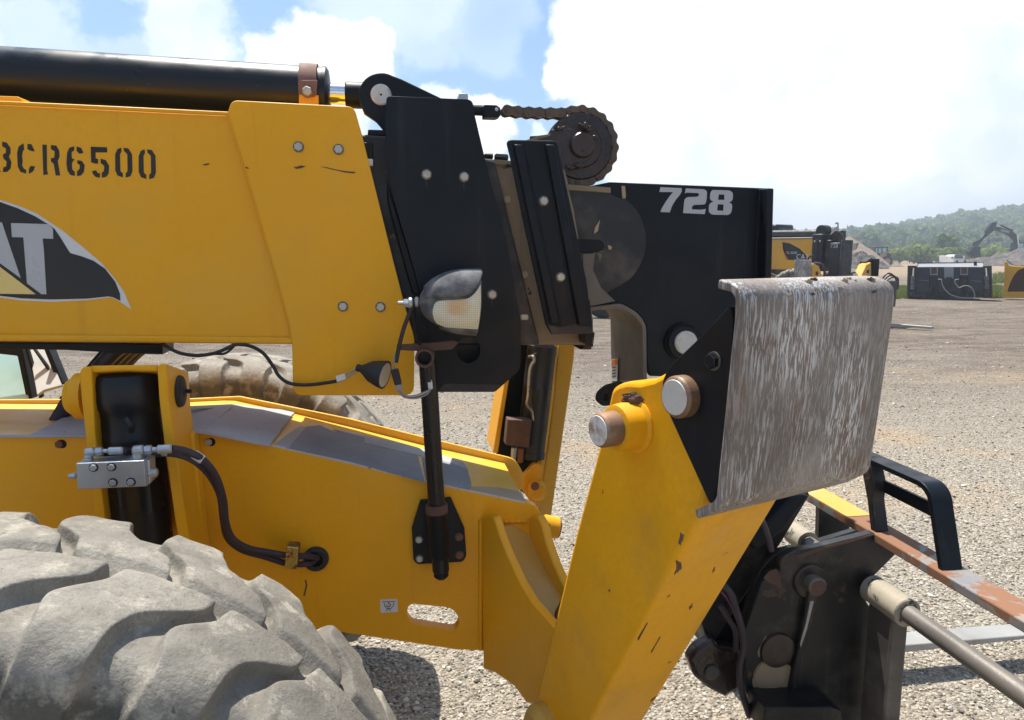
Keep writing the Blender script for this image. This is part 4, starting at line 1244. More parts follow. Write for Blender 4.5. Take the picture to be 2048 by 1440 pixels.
# curved channel floor between the two plates
cv = [(987, 1052), (993, 1078), (1006, 1112), (1028, 1160), (1054, 1204), (1090, 1246), (1112, 1275), (1120, 1330)]
S1b = S1.shift(-.022)
cw = [S1b.hit(*p) - ZM * .006 for p in cv]
wd = (S2.o - S1.o).dot(WL) - .022
V, Fs = [], []
for p in cw:
    V += [p, p + WL * wd, p + WL * wd - ZM * .012 - DIRL * .012, p - ZM * .012 - DIRL * .012]
for i in range(len(cw) - 1):
    for k in range(4):
        j = (k + 1) % 4
        Fs.append([i * 4 + k, i * 4 + j, i * 4 + 4 + j, i * 4 + 4 + k])
Fs += [[0, 1, 2, 3], [len(V) - 4 + k for k in range(4)]]
mk('mount_channel_floor', V, Fs, yellow_dirty, mount, sharp=60)
lathe('drain_ring', mount, grease, cw[5] + WL * wd * .62 + ZM * .001, (ZM + DIRL * .7), [(0, .001), (.003, .016), (.0035, .012), (.001, .009)], 20)
# weld beads along the seams
def weld(parent, mat, pts, r):
    P = smooth_path(pts, 10)
    rg = random.Random(len(pts))
    V, Fs = [], []
    ax, e1, e2 = frame_of(P[1] - P[0])
    for i_, p in enumerate(P):
        k_r = r * (1 + .22 * (i_ % 2) + rg.uniform(-.12, .12))
        for k in range(6):
            a = 2 * pi * k / 6
            V.append(p + (e1 * cos(a) + e2 * sin(a)) * k_r)
    for i_ in range(len(P) - 1):
        for k in range(6):
            k2 = (k + 1) % 6
            Fs.append([i_ * 6 + k, i_ * 6 + k2, (i_ + 1) * 6 + k2, (i_ + 1) * 6 + k])
    return mk('weld_bead', V, Fs, mat, parent, sharp=80)
weld(mount, yellow, [PD(DF - .001).hit(961, 1040 + 37 * k) for k in range(8)], .0055)
weld(mount, yellow, [PD(DF - .001).hit(990 + 8 * k, 1043) for k in range(9)], .005)
weld(frame, yellow, [PD(DF - .001).hit(388 + 2 * k, 872 + 36 * k) for k in range(8)], .0045)
weld(boom, yellow, [PD(DB - .003).hit(456 + 31 * k / 2.33, 228 + 99 * k / 2.33) for k in range(3)] + [PD(DB - .003).hit(555, 560), PD(DB - .003).hit(579, 650), PD(DB - .003).hit(583, 684)], .004)
for (a_, b_) in (((1046, 290), (1120, 648)), ((1092, 290), (1157, 650))):
    weld(gB, black, [PD(dB - .001).hit(a_[0] + (b_[0] - a_[0]) * k / 9, a_[1] + (b_[1] - a_[1]) * k / 9) for k in range(10)], .0035)
weld(head, black, [PD(dH - .001).hit(1531 - 1.35 * k, 382 + 22 * k) for k in range(9)], .004)
# ---- near stabiliser leg ---------------------------------------
SL = S1.shift(.030)
leg = plate('stabiliser_leg', tele, yellow_worn, [(1222, 778, 8), (1234, 768, 8), (1254, 763), (1280, 764), (1308, 757), (1342, 738), (1400, 694), (1432, 730), (1440, 880), (1398, 1034), (1180, 1440), (1128, 1535), (1042, 1530), (1060, 1440), (1110, 1236), (1152, 1060), (1199, 883)], SL, .19, bevel=.010, seg=3)
bp = SL.hit(1270, 850)
nL = SL.n
boss = lathe('leg_boss', leg, yellow_worn, bp + nL * -.004, nL, [(0, .050), (.008, .050), (.012, .044), (.03, .0425), (.048, .0405), (.050, .034)], 36)
pin = lathe('leg_pin', leg, pin_side, bp + nL * .046, nL, [(0, .031), (.030, .031), (.0345, .0285), (.036, .026)], 32)
lathe('pin_face', pin, pinface, bp + nL * .0819, nL, [(0, .0265), (.0012, .0255)], 28)
cyl('far_pin_end', leg, steel, bp - nL * .19, bp - nL * .23, .031)
for i, (u, v, r) in enumerate(((1262, 797, .012), (1273, 800, .010), (1284, 846, .009), (1278, 880, .012), (1250, 872, .008))):
    lump(leg, SL.shift(.008).hit(u, v), r, [grease, rust][i % 2], 20 + i)
# small black lifting lug behind the boss
plate('leg_lug', leg, black, [(1190, 800, 5), (1192, 784, 8), (1210, 769, 8), (1240, 762), (1262, 772), (1250, 800), (1215, 812, 5), (1204, 812, 5)], SL.shift(-.05), .02, holes=[[(1208, 790, 2), (1217, 786, 2), (1217, 801, 2), (1208, 803, 2)]], bevel=.002)
# black pad bracket in front of the leg
SG = SL.shift(.018)
gus = plate('pad_bracket_plate', leg, black, [(1458, 612), (1466, 640), (1450, 860), (1428, 1008), (1418, 1006), (1340, 834), (1327, 798, 10), (1323, 766, 12), (1336, 735, 12), (1399, 675)], SG, .014, bevel=.002)
plate('pad_bracket_plate', leg, black, [(1458, 612), (1466, 640), (1450, 860), (1428, 1008), (1418, 1006), (1340, 834), (1327, 798), (1323, 766), (1336, 735), (1399, 675)], SL.shift(-.195), .014, bevel=.002) if False else None
pc = SG.hit(1370, 792)
ppin = lathe('pad_pin', leg, pin_side, pc, nL, [(0, .034), (.018, .034), (.022, .031), (.023, .028)], 32)
lathe('pin_face', ppin, pinface, pc + nL * .0229, nL, [(0, .0285), (.0012, .0275)], 28)
bolt(gus, black, SG.hit(1428, 722), nL, .012, .008)
# bent pad
SPd = SG.shift(.010)
prof_px = fillet([(1434, 577), (1470, 586, 30), (1468, 640), (1446, 860), (1431, 1002, 14), (1388, 1021)], 6)
PR = [SPd.hit(*p) for p in prof_px]
cen_ = (SPd.hit(1380, 800))
W_ = .355
NSd = 15
thick = .014
Nn = []
for i, p in enumerate(PR):
    t = (PR[min(i + 1, len(PR) - 1)] - PR[max(i - 1, 0)]).normalized()
    nn = WL.cross(t).normalized()
    if nn.dot(p - cen_) < 0: nn = -nn
    Nn.append(nn)
def pad_profile(sft):
    """lips get shorter near both ends: rounded plate corners"""
    e = min(sft, W_ - sft)
    cut = .032 * (1 - sqrt(max(0, 1 - (1 - min(1, e / .032)) ** 2))) if sft > W_ * .5 else 0.0
    out = []
    L = [0.0]
    for i in range(1, len(PR)):
        L.append(L[-1] + (PR[i] - PR[i - 1]).length)
    tot_ = L[-1]
    for i in range(len(PR)):
        s = cut + (tot_ - 2 * cut) * L[i] / tot_
        for j in range(len(L) - 1):
            if L[j] <= s <= L[j + 1] + 1e-9:
                f = (s - L[j]) / (L[j + 1] - L[j])
                out.append((PR[j].lerp(PR[j + 1], f), Nn[j].lerp(Nn[j + 1], f).normalized()))
                break
    return out
V, Fs = [], []
sts = [0, .004, .02] + [W_ * k / 10 for k in range(1, 9)] + [W_ - .032, W_ - .022, W_ - .012, W_ - .005, W_ - .001]
for s in sts:
    for (p, nn) in pad_profile(s):
        V.append(p + nn * thick + WL * s)
    for (p, nn) in reversed(pad_profile(s)):
        V.append(p + WL * s)
nP_ = 2 * len(PR)
for i in range(len(sts) - 1):
    for k in range(nP_):
        j = (k + 1) % nP_
        Fs.append([i * nP_ + k, i * nP_ + j, (i + 1) * nP_ + j, (i + 1) * nP_ + k])
Fs.append(list(range(nP_)))
Fs.append([(len(sts) - 1) * nP_ + k for k in range(nP_)][::-1])
pad = mk('stabiliser_pad', V, Fs, pad_m, tele, bevel=.003, sharp=50)
rng = random.Random(5)
for k in range(16):   # crumbs of dried mud on the pad's top bend
    i = rng.choice([2, 3, 4, 5, 6])
    p = PR[min(i, len(PR) - 1)] + Nn[i] * (thick + .001) + WL * (W_ * rng.uniform(.25, .92))
    lump(pad, p, rng.uniform(.0015, .0042), tan_strip if k % 3 else rust, 60 + k)
# pivot at the foot of the leg
pv = SL.shift(.01).hit(1085, 1452)
lathe('leg_pivot_boss', leg, yellow_dirty, pv, nL, [(-.02, .05), (.012, .05), (.02, .044), (.03, .034), (.032, .0)], 32)
# hydraulic cylinder of the near stabiliser, inside the mount
mb0 = S1.shift(-.12).hit(1100, 1330); mb1 = SL.shift(-.1).hit(1330, 900)
cyl('stabiliser_cylinder', leg, black_gloss, mb0, mb1, .05)

# scuffs and chips on the leg
SO = Plane(SL.hit(1400, 1030), WL, (SL.hit(1400, 1030) - SL.hit(1180, 1440)))
for (pl_, pts) in ((SO, [(1362, 1062), (1372, 1066), (1368, 1082), (1360, 1096), (1356, 1092), (1360, 1078)]), (SO, [(1352, 1118), (1366, 1122), (1368, 1138), (1356, 1148), (1344, 1155), (1352, 1140)]),
                   (SO, [(1376, 1216), (1388, 1204), (1387, 1214), (1378, 1222)]), (SO, [(1426, 1140), (1432, 1132), (1430, 1142), (1424, 1148)]), (SO, [(1332, 1196), (1342, 1188), (1340, 1194)]),
                   (SO, [(1300, 1400), (1318, 1390), (1312, 1398), (1298, 1406)]), (SL, [(1215, 1180), (1219, 1176), (1221, 1183), (1217, 1186)]), (SO, [(1270, 1285), (1300, 1240), (1302, 1241), (1272, 1287)]), (SO, [(1296, 1310), (1326, 1268), (1327, 1270), (1298, 1312)])):
    cx_ = sum(q[0] for q in pts) / len(pts); cy_c = sum(q[1] for q in pts) / len(pts)
    pts2 = []
    for a_i in range(len(pts)):
        q, r2 = pts[a_i], pts[(a_i + 1) % len(pts)]
        for f_ in (0, .5):
            pts2.append((cx_ + (q[0] + (r2[0] - q[0]) * f_ - cx_) * (.62 if f_ == 0 else rng.uniform(.25, .7)), cy_c + (q[1] + (r2[1] - q[1]) * f_ - cy_c) * (.75 if f_ == 0 else rng.uniform(.4, .8))))
    plate('paint_chip', leg, rust, pts2, pl_.shift(.0012), .003, bevel=0)
# ---- far stabiliser --------------------------------------------
DSF = 2.46
fl = plate('far_stabiliser_leg', tele, yellow_sunlit, [(1119, 668), (1152, 670), (1148, 720), (1103, 1032), (1096, 1055), (1074, 1050), (1079, 1010), (1100, 850)], PD(DSF), .20, bevel=.006)
plate('leg_flange', fl, yellow_sunlit, [(1112, 668), (1119, 668), (1100, 850), (1078, 1012), (1070, 1020), (1092, 850)], PD(DSF - .05), .06, bevel=.003)
plate('leg_left_flange', fl, yellow, [(1026, 660), (1034, 660), (1012, 800), (996, 906), (986, 906), (1005, 790)], PD(DSF - .03), .18, bevel=.003)
plate('leg_back_plate', fl, black, [(1020, 680), (1130, 680), (1080, 1010), (1010, 960), (992, 906)], PD(DSF + .10), .02)
q0 = PD(DSF - .02).hit(1086, 688); q1 = PD(DSF - .02).hit(1060, 915)
qd = (q1 - q0).normalized(); ql = (q1 - q0).length
fc = lathe('stabiliser_cylinder', tele, black_satin, q0, qd, [(0, .03), (.0, .046), (.006, .052), (.03, .053), (.034, .0515), (ql * .36, .0515), (ql * .37, .053), (ql * .385, .0515), (ql * .93, .0515), (ql * .935, .054), (ql * .99, .054), (ql, .03)], 36)
cyl('cylinder_rod', fc, chrome, q0 - qd * .018, q0 + qd * .02, .018, 20)
cyl('rod_eye', fc, black, PD(DSF - .06).hit(1082, 664), PD(DSF + .06).hit(1084, 664), .034, 24)
lathe('rod_cap', fc, black, q0 - qd * .03, qd, [(0, .02), (.004, .028), (.016, .028), (.017, .02)], 24)
DT = DSF - .085
tube('steel_pipe', fc, steel, [PD(d).hit(u, v) for (u, v, d) in ((1058, 714, DT + .03), (1066, 713, DT + .005), (1068, 722, DT), (1060, 738, DT), (1056, 790, DT), (1054, 808, DT), (1064, 824, DT), (1065, 848, DT + .01))], .0052, 10)
fb_ = plate('valve_block', fc, rust, [(1016, 839, 2), (1064, 841, 2), (1058, 896, 2), (1011, 890, 2)], PD(DT - .02), .05, bevel=.003)
plate('valve_block_end', fc, black, [(1064, 841), (1069, 843), (1066, 890), (1058, 897)], PD(DT - .012), .04, bevel=.002)
seg_cyl('hose_fitting', fc, zinc, (1028, 894), (1026, 922), DT + .01, .010, 6)
seg_cyl('hose_fitting', fc, boltrust, (1042, 896), (1040, 925), DT + .01, .011, 6)
yk2 = plate('foot_lug', fl, yellow, [(1044, 980), (1048, 950, 4), (1070, 926, 6), (1084, 932, 6), (1082, 1010), (1060, 1003)], PD(DSF - .09), .03, bevel=.004)
lathe('foot_pin', fl, yellow, PD(DSF - .12).hit(1076, 985), YM, [(-.01, .016), (0, .03), (.03, .034), (.06, .034)], 24)
bolt(fl, boltrust, PD(DSF - .13).hit(1070, 972), -YM, .012)
cyl('foot_boss', fl, yellow, PD(DF + .30).hit(1085, 1050), PD(DF + .30).hit(1117, 1056), .034, 28, .005)
cyl('boss_end', fl, rust, PD(DF + .30).hit(1116, 1056), PD(DF + .30).hit(1118.5, 1056.4), .030, 24, .001)
lathe('boss_hole', fl, black, PD(DF + .265).hit(1097, 1050), -YM, [(0, .005), (.001, .005)], 12)

# ---- what shows of the cab at the left ---------------------------
DCab = 2.62
cabp = plate('cab_corner_post', tele, black, [(-30, 690), (42, 690), (64, 798), (52, 798), (34, 712), (-30, 705)], PD(DCab), .05, bevel=.004)
plate('windscreen', cabp, glass, [(-250, 690), (38, 692), (57, 797), (-250, 803)], Plane(PD(DCab + .06).hit(40, 740), XM, ZM + YM * .8), .006, bevel=0)
plate('cab_side_panel', cabp, tape_pale, [(58, 700), (92, 695), (124, 770), (88, 780), (74, 790)], Plane(PD(DCab - .05).hit(90, 740), XM, ZM * .6 + YM * .8), .01)
plate('cab_front_post', cabp, black, [(84, 690), (94, 690), (126, 768), (120, 772), (112, 760)], PD(DCab - .06), .05, bevel=.003)
plate('wiper_arm', cabp, black, [(48, 694), (53, 694), (84, 795), (78, 797)], PD(DCab - .04), .02, bevel=.002)
plate('wiper_blade', cabp, rubber, [(62, 694), (66, 694), (112, 756), (108, 760)], PD(DCab - .05), .014, bevel=.001)
mbox('cab_base', tele, yellow, -4.0, -1.75, 2.45, 3.25, .65, 1.36, .03)
mbox('cab_body', tele, black, -4.2, -2.30, 2.60, 3.20, 1.36, 2.55, .03)
# black hose bundle dropping behind the yoke
for k in range(4):
    tube('boom_hose', tele, hose_m, [PD(2.05 + .03 * k).hit(u + 14 * k, v) for (u, v) in ((250, 690), (228, 705), (190, 745), (150, 785), (110, 850))], .020, 12)
plate('hose_guard', tele, black, [(203, 697), (290, 697), (268, 725), (240, 735), (140, 800), (116, 798)], PD(2.18), .02)
# engine cover and body behind, to the left of the view
mbox('engine_cover', tele, yellow, -4.6, -1.55, .98, 1.62, .75, 1.30, .04) if False else None
# ---- attachment coupler under the boom head ---------------------
z8 = zf(1350, 860, 2.483)
DK = 1.80
qc = plate('coupler_side_plate', tele, black_mud, z8([(525, 700), (520, 660, 20), (545, 625, 20), (600, 600), (700, 585), (990, 512, 8), (1115, 600, 10), (970, 745, 20), (945, 840), (975, 890), (978, 950), (1005, 990, 15), (1040, 985, 15), (1060, 935), (1060, 1300), (1045, 1500), (430, 1500), (380, 1380), (350, 1290), (345, 1000), (430, 760), (470, 715)]), PD(DK), .03, bevel=.004)
DKF = DC + (DC - DK)
plate('coupler_far_plate', tele, black_mud, z8([(470, 660), (520, 600), (700, 560), (930, 490), (1030, 570), (930, 700), (905, 840), (960, 950), (1000, 1300), (990, 1400), (430, 1400), (400, 1100), (430, 760)]), PD(DKF - .03), .03, bevel=.004)
plate('coupler_inner_plate', qc, black_mud, z8([(405, 745), (430, 690), (470, 640), (520, 605, 20), (590, 590, 20), (625, 612), (560, 680), (530, 760), (460, 900), (360, 1290), (330, 1290), (335, 1000)]), PD(DK + .07), .03, bevel=.004)
pq = PD(DK).hit(*z8([(668, 748)])[0])
lathe('coupler_pin_ring', qc, black_mud, pq - YM * .012, YM, [(0, .030), (0, .046), (.004, .05), (.014, .05)], 32)
cq = lathe('coupler_pin', qc, shank_m, pq - YM * .045, YM, [(0, .022), (.004, .0265), (.06, .0265)], 28)
lathe('pin_rust_face', cq, rust, pq - YM * .0458, YM, [(0, .017), (.001, .0225), (.0015, .0225)], 24)
# round bosses, muddy
for (x, y, r, h) in ((505, 1090, .052, .012), (470, 1215, .05, .008)):
    pb_ = PD(DK).hit(*z8([(x, y)])[0])
    lathe('mud_caked_boss', qc, [grease, tan_worn][y > 1100], pb_ - YM * h, YM, [(0, r * .2), (-.002, r * .6), (.002, r * .95), (h + .001, r)], 28)
plate('dried_mud', qc, tan_worn, z8([(400, 1190, 15), (450, 1150, 20), (580, 1170, 20), (590, 1260, 20), (560, 1330), (540, 1350, 20), (400, 1340, 20), (385, 1250)]), PD(DK - .004), .006, bevel=.002)
plate('coupler_rib', qc, black_mud, z8([(668, 800), (712, 800), (690, 940), (625, 1160), (590, 1340), (560, 1380), (600, 1150), (640, 950)]), PD(DK - .022), .024, bevel=.006)
plate('coupler_foot', qc, black_mud, z8([(450, 1380, 10), (780, 1378, 10), (830, 1395, 10), (840, 1500), (430, 1500)]), PD(DK - .10), .10, bevel=.006)
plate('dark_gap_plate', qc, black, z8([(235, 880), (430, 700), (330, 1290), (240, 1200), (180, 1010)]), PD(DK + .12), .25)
# tilt link at the left foot with its round pin
tl = plate('tilt_link', qc, grease, z8([(70, 1150, 20), (110, 1090, 20), (190, 1040, 20), (230, 1080), (330, 1090), (320, 1290), (250, 1330, 20), (170, 1290, 20), (100, 1230, 20)]), PD(DK + .05), .05, bevel=.012)
pt_ = PD(DK + .04).hit(*z8([(188, 1212)])[0])
lathe('tilt_pin', tl, shank_m, pt_, YM, [(0, .018), (.004, .022), (.02, .022)], 20)
# rubbed and rusted places
for (mt_, pts, d_) in ((rust, [(440, 735), (470, 700), (505, 690), (525, 730), (530, 790), (500, 770), (470, 760)], -.0008), (rust, [(600, 625), (700, 590), (860, 552), (990, 516), (985, 524), (860, 562), (720, 598), (620, 640)], -.0008),
                       (fork_m, [(672, 850), (690, 850), (655, 990), (625, 1080), (622, 1060), (650, 960)], -.0232), 
                       (tan_worn, [(410, 1100), (430, 1060), (450, 1020), (455, 1040), (430, 1120), (415, 1130)], -.0008), (tan_worn, [(570, 1340), (600, 1270), (620, 1300), (630, 1340), (600, 1352)], -.0008)):
    plate('worn_patch', qc, mt_, z8(pts), PD(DK + d_), .002, bevel=0)
# hoses of the coupler
for k, (mt, pts) in enumerate(((hose_m, [(160, 700), (270, 800), (300, 880), (330, 980), (340, 1080), (320, 1180), (330, 1290), (370, 1420)]), (purple, [(230, 800), (268, 850), (300, 920), (322, 990), (330, 1060)]), (hose_m, [(430, 440), (460, 520), (480, 600)]), (hose_m, [(225, 870), (260, 930), (300, 1000), (300, 1100)]))):
    tube('coupler_hose', qc, mt, [PD(DK - .02 + .012 * k).hit(*p) for p in z8(pts)], [.0095, .004, .008, .008][k], 10)
# head of the machine joining coupler: dark neck behind the leg
plate('neck_plate', tele, black_mud, [(1500, 760), (1620, 990), (1560, 1090), (1450, 1250), (1420, 1300), (1390, 1200), (1330, 800)], PD(DK + .10), .03, bevel=.004)
plate('neck_plate', tele, black_mud, [(1500, 740), (1600, 960), (1540, 1060), (1440, 1220), (1340, 820)], PD(DK + .34), .03, bevel=.004)
plate('tilt_cylinder_cover', tele, black, [(1590, 990), (1622, 992), (1565, 1065), (1510, 1105), (1500, 1080)], PD(DK + .05), .3, bevel=.01)

# ---- fork carriage ----------------------------------------------
xb = PD(DK).hit(1772, 1068)                  # on the top bar
XB = xb.dot(XM); ZB = xb.z
D0c, D1c = 1.16, 3.02
carr = mbox('carriage_top_bar', tele, rust_bar, XB - .036, XB + .046, D0c, D1c, ZB - .022, ZB + .004, .004)
mbox('bar_yellow_end', carr, yellow_dirty, XB - .0355, XB + .0455, 1.93, 2.9, ZB + .003, ZB + .0062, .001)
mbox('bar_bare_patch', carr, fork_m, XB - .027, XB + .027, 1.72, 1.98, ZB + .003, ZB + .0055, .001) if False else None
# guard loop standing on the bar, traced in the bar's own plane
PB = PX(XB - .026)
go = [(1742, 1042), (1738, 985), (1722, 925), (1728, 890, 10), (1738, 889), (1872, 950, 22), (1898, 970, 24), (1921, 1126), (1896, 1136), (1882, 1062), (1868, 1000, 12), (1850, 972, 16), (1748, 922), (1755, 955), (1760, 1040)]
gl = plate('load_guard', tele, black, [(1698, 900), (1731, 915), (1846, 965, 14), (1862, 988, 16), (1886, 1155), (1878, 1152), (1854, 992, 12), (1841, 974, 10), (1729, 923), (1696, 908)], PB, .058, bevel=.0015)
plate('guard_cross_bar', gl, black, [(1742, 950), (1868, 1008), (1871, 1038), (1745, 974)], PX(XB + .005), .012, bevel=.002)
plate('guard_post', gl, black_mud, [(1728, 912), (1739, 925), (1748, 968), (1744, 1000), (1752, 1064), (1741, 1060), (1734, 1000), (1725, 950)], PB.shift(.002), .040, bevel=.003)
plate('guard_post', gl, black, [(1560, 800), (1580, 812), (1582, 950), (1562, 950)], PB.shift(.002), .045, bevel=.004) if False else None
mbox('guard_rust_foot', gl, rust, XB - .0265, XB + .0245, PB.hit(1894, 1130).dot(YM) - .008, PB.hit(1894, 1130).dot(YM) + .008, ZB + .003, ZB + .06, .002) if False else None
# shaft carrying the forks
sa = PD(DK).hit(1738, 1172)
XS_, ZS_ = sa.dot(XM), sa.z
r_s = .024
shaft = cyl('fork_shaft', tele, shaft_m, M(XS_, D0c, ZS_), M(XS_, D1c, ZS_), r_s, 28)
def fork(D, full):
    slv = lathe('fork_sleeve', tele, collar_m, M(XS_, D, ZS_), YM, [(-.075, r_s), (-.075, .036), (-.072, .039), (.072, .039), (.075, .036), (.075, r_s)], 32)
    mbox('fork_shank', slv, shank_m, XS_ - .026, XS_ + .024, D - .05, D + .05, .115, ZS_ - .028, .006)
    f = [M(XS_ - .026, D - .05, .10), M(XS_ - .026, D + .05, .10), M(XS_ - .026, D + .05, .155), M(XS_ - .026, D - .05, .155)]
    t1 = 1.5
    b = [M(XS_ + t1, D - .05, .128), M(XS_ + t1, D + .05, .128), M(XS_ + t1, D + .05, .140), M(XS_ + t1, D - .05, .140)]
    prism('fork_tine', slv, fork_m, [p - ZM * 0 for p in f], b, None, .005)
    return slv
fork(1.712, True)
fork(PZ(.15).hit(1960, 1262).dot(YM), True)
# end posts of the carriage
for D in (D0c + .02, D1c - .05):
    mbox('carriage_end_post', tele, black, XS_ - .03, XS_ + .03, D, D + .03, .18, ZB - .02, .004)
for D in (1.62, 2.45):
    plate('carriage_upright', tele, black_mud, [(1640, 1000), (1700, 1040), (1700, 1100), (1655, 1100), (1632, 1130), (1638, 1070)], PD(2.42), .03, bevel=.004) if D > 2 else None
# far sleeve end seen through the gap
lathe('shaft_sleeve', tele, collar_m, M(XS_, 2.16, ZS_), YM, [(-.045, r_s), (-.045, .037), (.045, .037), (.045, r_s)], 28)
mbox('carriage_lower_bar', tele, black_mud, XS_ - .02, XS_ + .02, D0c, D1c, .19, .24, .004)
# ============================================================ ground
def gz(x, y):
    """gentle fall away from the camera"""
    d = max(0.0, y - 24.0)
    return -0.0055 * d if d < 300 else -0.0055 * 300
def ground_material():
    m, t, b = base_mat('gravel_yard')
    v = t.node('ShaderNodeNewGeometry').outputs['Position']
    sep = t.node('ShaderNodeSeparateXYZ', ins={0: v})
    big = t.noise(v, .45, 6, .6)
    vo = t.node('ShaderNodeTexVoronoi', ins={'Vector': v, 'Scale': 62.0})
    vo2 = t.node('ShaderNodeTexVoronoi', ins={'Vector': v, 'Scale': 24.0})
    g = t.mix(t.ramp(vo.outputs['Color'], .1, .9), (.20, .172, .136), (.44, .395, .325))
    g = t.mix(t.ramp(t.noise(v, 8, 6, .7), .4, .7, 0, .6), g, (.38, .32, .25))
    g = t.mix(t.ramp(big, .50, .66, 0, .85), g, (.42, .31, .20))
    # browner, darker earth further out
    far = t.math('MULTIPLY', t.ramp(sep.outputs[1], 5.0, 13.0), t.ramp(t.noise(t.mapping(v, (.25, .6, 1)), 1.0, 6, .6), .25, .6, .55, 1))
    e = t.mix(t.ramp(t.noise(t.mapping(v, (1.2, 3.2, 1)), 1.0, 8, .7), .35, .65), (.115, .09, .07), (.235, .188, .147))
    e = t.mix(t.ramp(t.noise(v, 14, 5, .7), .55, .7, 0, .7), e, (.30, .26, .22))
    e = t.mix(t.ramp(t.noise(t.mapping(v, (9, 4, 1)), 1.0, 6, .75), .54, .64, 0, .7), e, (.075, .058, .046))
    e = t.mix(t.ramp(t.noise(t.mapping(v, (5, 1.6, 1), loc=(4, 2, 0)), 1.0, 7, .75), .60, .68, 0, .6), e, (.36, .31, .26))
    c = t.mix(far, g, e)
    tanf = t.math('MULTIPLY', t.ramp(sep.outputs[1], 48.0, 62.0), .8)
    c = t.mix(tanf, c, (.34, .25, .165))
    t.l.new(c, b.inputs['Base Color'])
    b.inputs['Roughness'].default_value = .9
    b.inputs['Specular IOR Level'].default_value = .2
    hh = t.math('ADD', t.math('MULTIPLY', vo.outputs['Distance'], -1.0), t.math('MULTIPLY', vo2.outputs['Distance'], -.8))
    hh = t.math('ADD', hh, t.math('MULTIPLY', t.noise(v, 5, 6, .7), 2.0))
    bn = t.node('ShaderNodeBump', ins={'Height': hh, 'Strength': 1.0, 'Distance': .02})
    t.l.new(bn.outputs[0], b.inputs['Normal'])
    return m
ground_m = ground_material()
xs = [-900, -400, -200, -100, -60, -40, -25, -15, -10, -6, -3, 0, 3, 6, 10, 15, 25, 40, 60, 100, 200, 400, 900]
ys = [-300, -100, -40, -15, -6, -2, 0, 2, 4, 6, 9, 12, 16, 20, 24, 30, 40, 55, 75, 100, 140, 200, 300, 500, 900]
V = [(x, y, gz(x, y)) for y in ys for x in xs]
nx = len(xs)
Fs = [[j * nx + i, j * nx + i + 1, (j + 1) * nx + i + 1, (j + 1) * nx + i] for j in range(len(ys) - 1) for i in range(nx - 1)]
ground = mk('ground', V, Fs, ground_m)
tag(ground, kind='structure')

# loose gravel: instanced stones
def stone_mat():
    m, t, b = base_mat('gravel_stone')
    oi = t.node('ShaderNodeObjectInfo')
    rp = t.node('ShaderNodeValToRGB', ins={0: oi.outputs['Random']})
    cr = rp.color_ramp
    cols = [(.045, .040, .034), (.20, .175, .14), (.40, .36, .29), (.52, .475, .39), (.42, .33, .22), (.64, .60, .52), (.15, .135, .115)]
    cr.elements[0].position = 0; cr.elements[0].color = (*cols[0], 1)
    cr.elements[1].position = 1; cr.elements[1].color = (*cols[-1], 1)
    for i, c in enumerate(cols[1:-1]):
        e = cr.elements.new((i + 1) / (len(cols) - 1)); e.color = (*c, 1)
    v = t.node('ShaderNodeTexCoord').outputs['Object']
    c = t.mix(t.ramp(t.noise(v, 3, 4), .3, .7, 0, .35), rp.outputs[0], (.30, .27, .23))
    t.l.new(c, b.inputs['Base Color'])
    b.inputs['Roughness'].default_value = .85
    b.inputs['Specular IOR Level'].default_value = .25
    return m
stone_m = stone_mat()
def stone_mesh(seed):
    rng = random.Random(seed)
    bm = bmesh.new()
    bmesh.ops.create_icosphere(bm, subdivisions=1, radius=1.0)
    sx, sy, szz = rng.uniform(.7, 1.3), rng.uniform(.6, 1.0), rng.uniform(.45, .8)
    for v in bm.verts:
        k = rng.uniform(.72, 1.18)
        v.co = Vector((v.co.x * sx * k, v.co.y * sy * k, v.co.z * szz * k))
    me = bpy.data.meshes.new('gravel_stone')
    bm.to_mesh(me); bm.free()
    me.materials.append(stone_m)
    return me
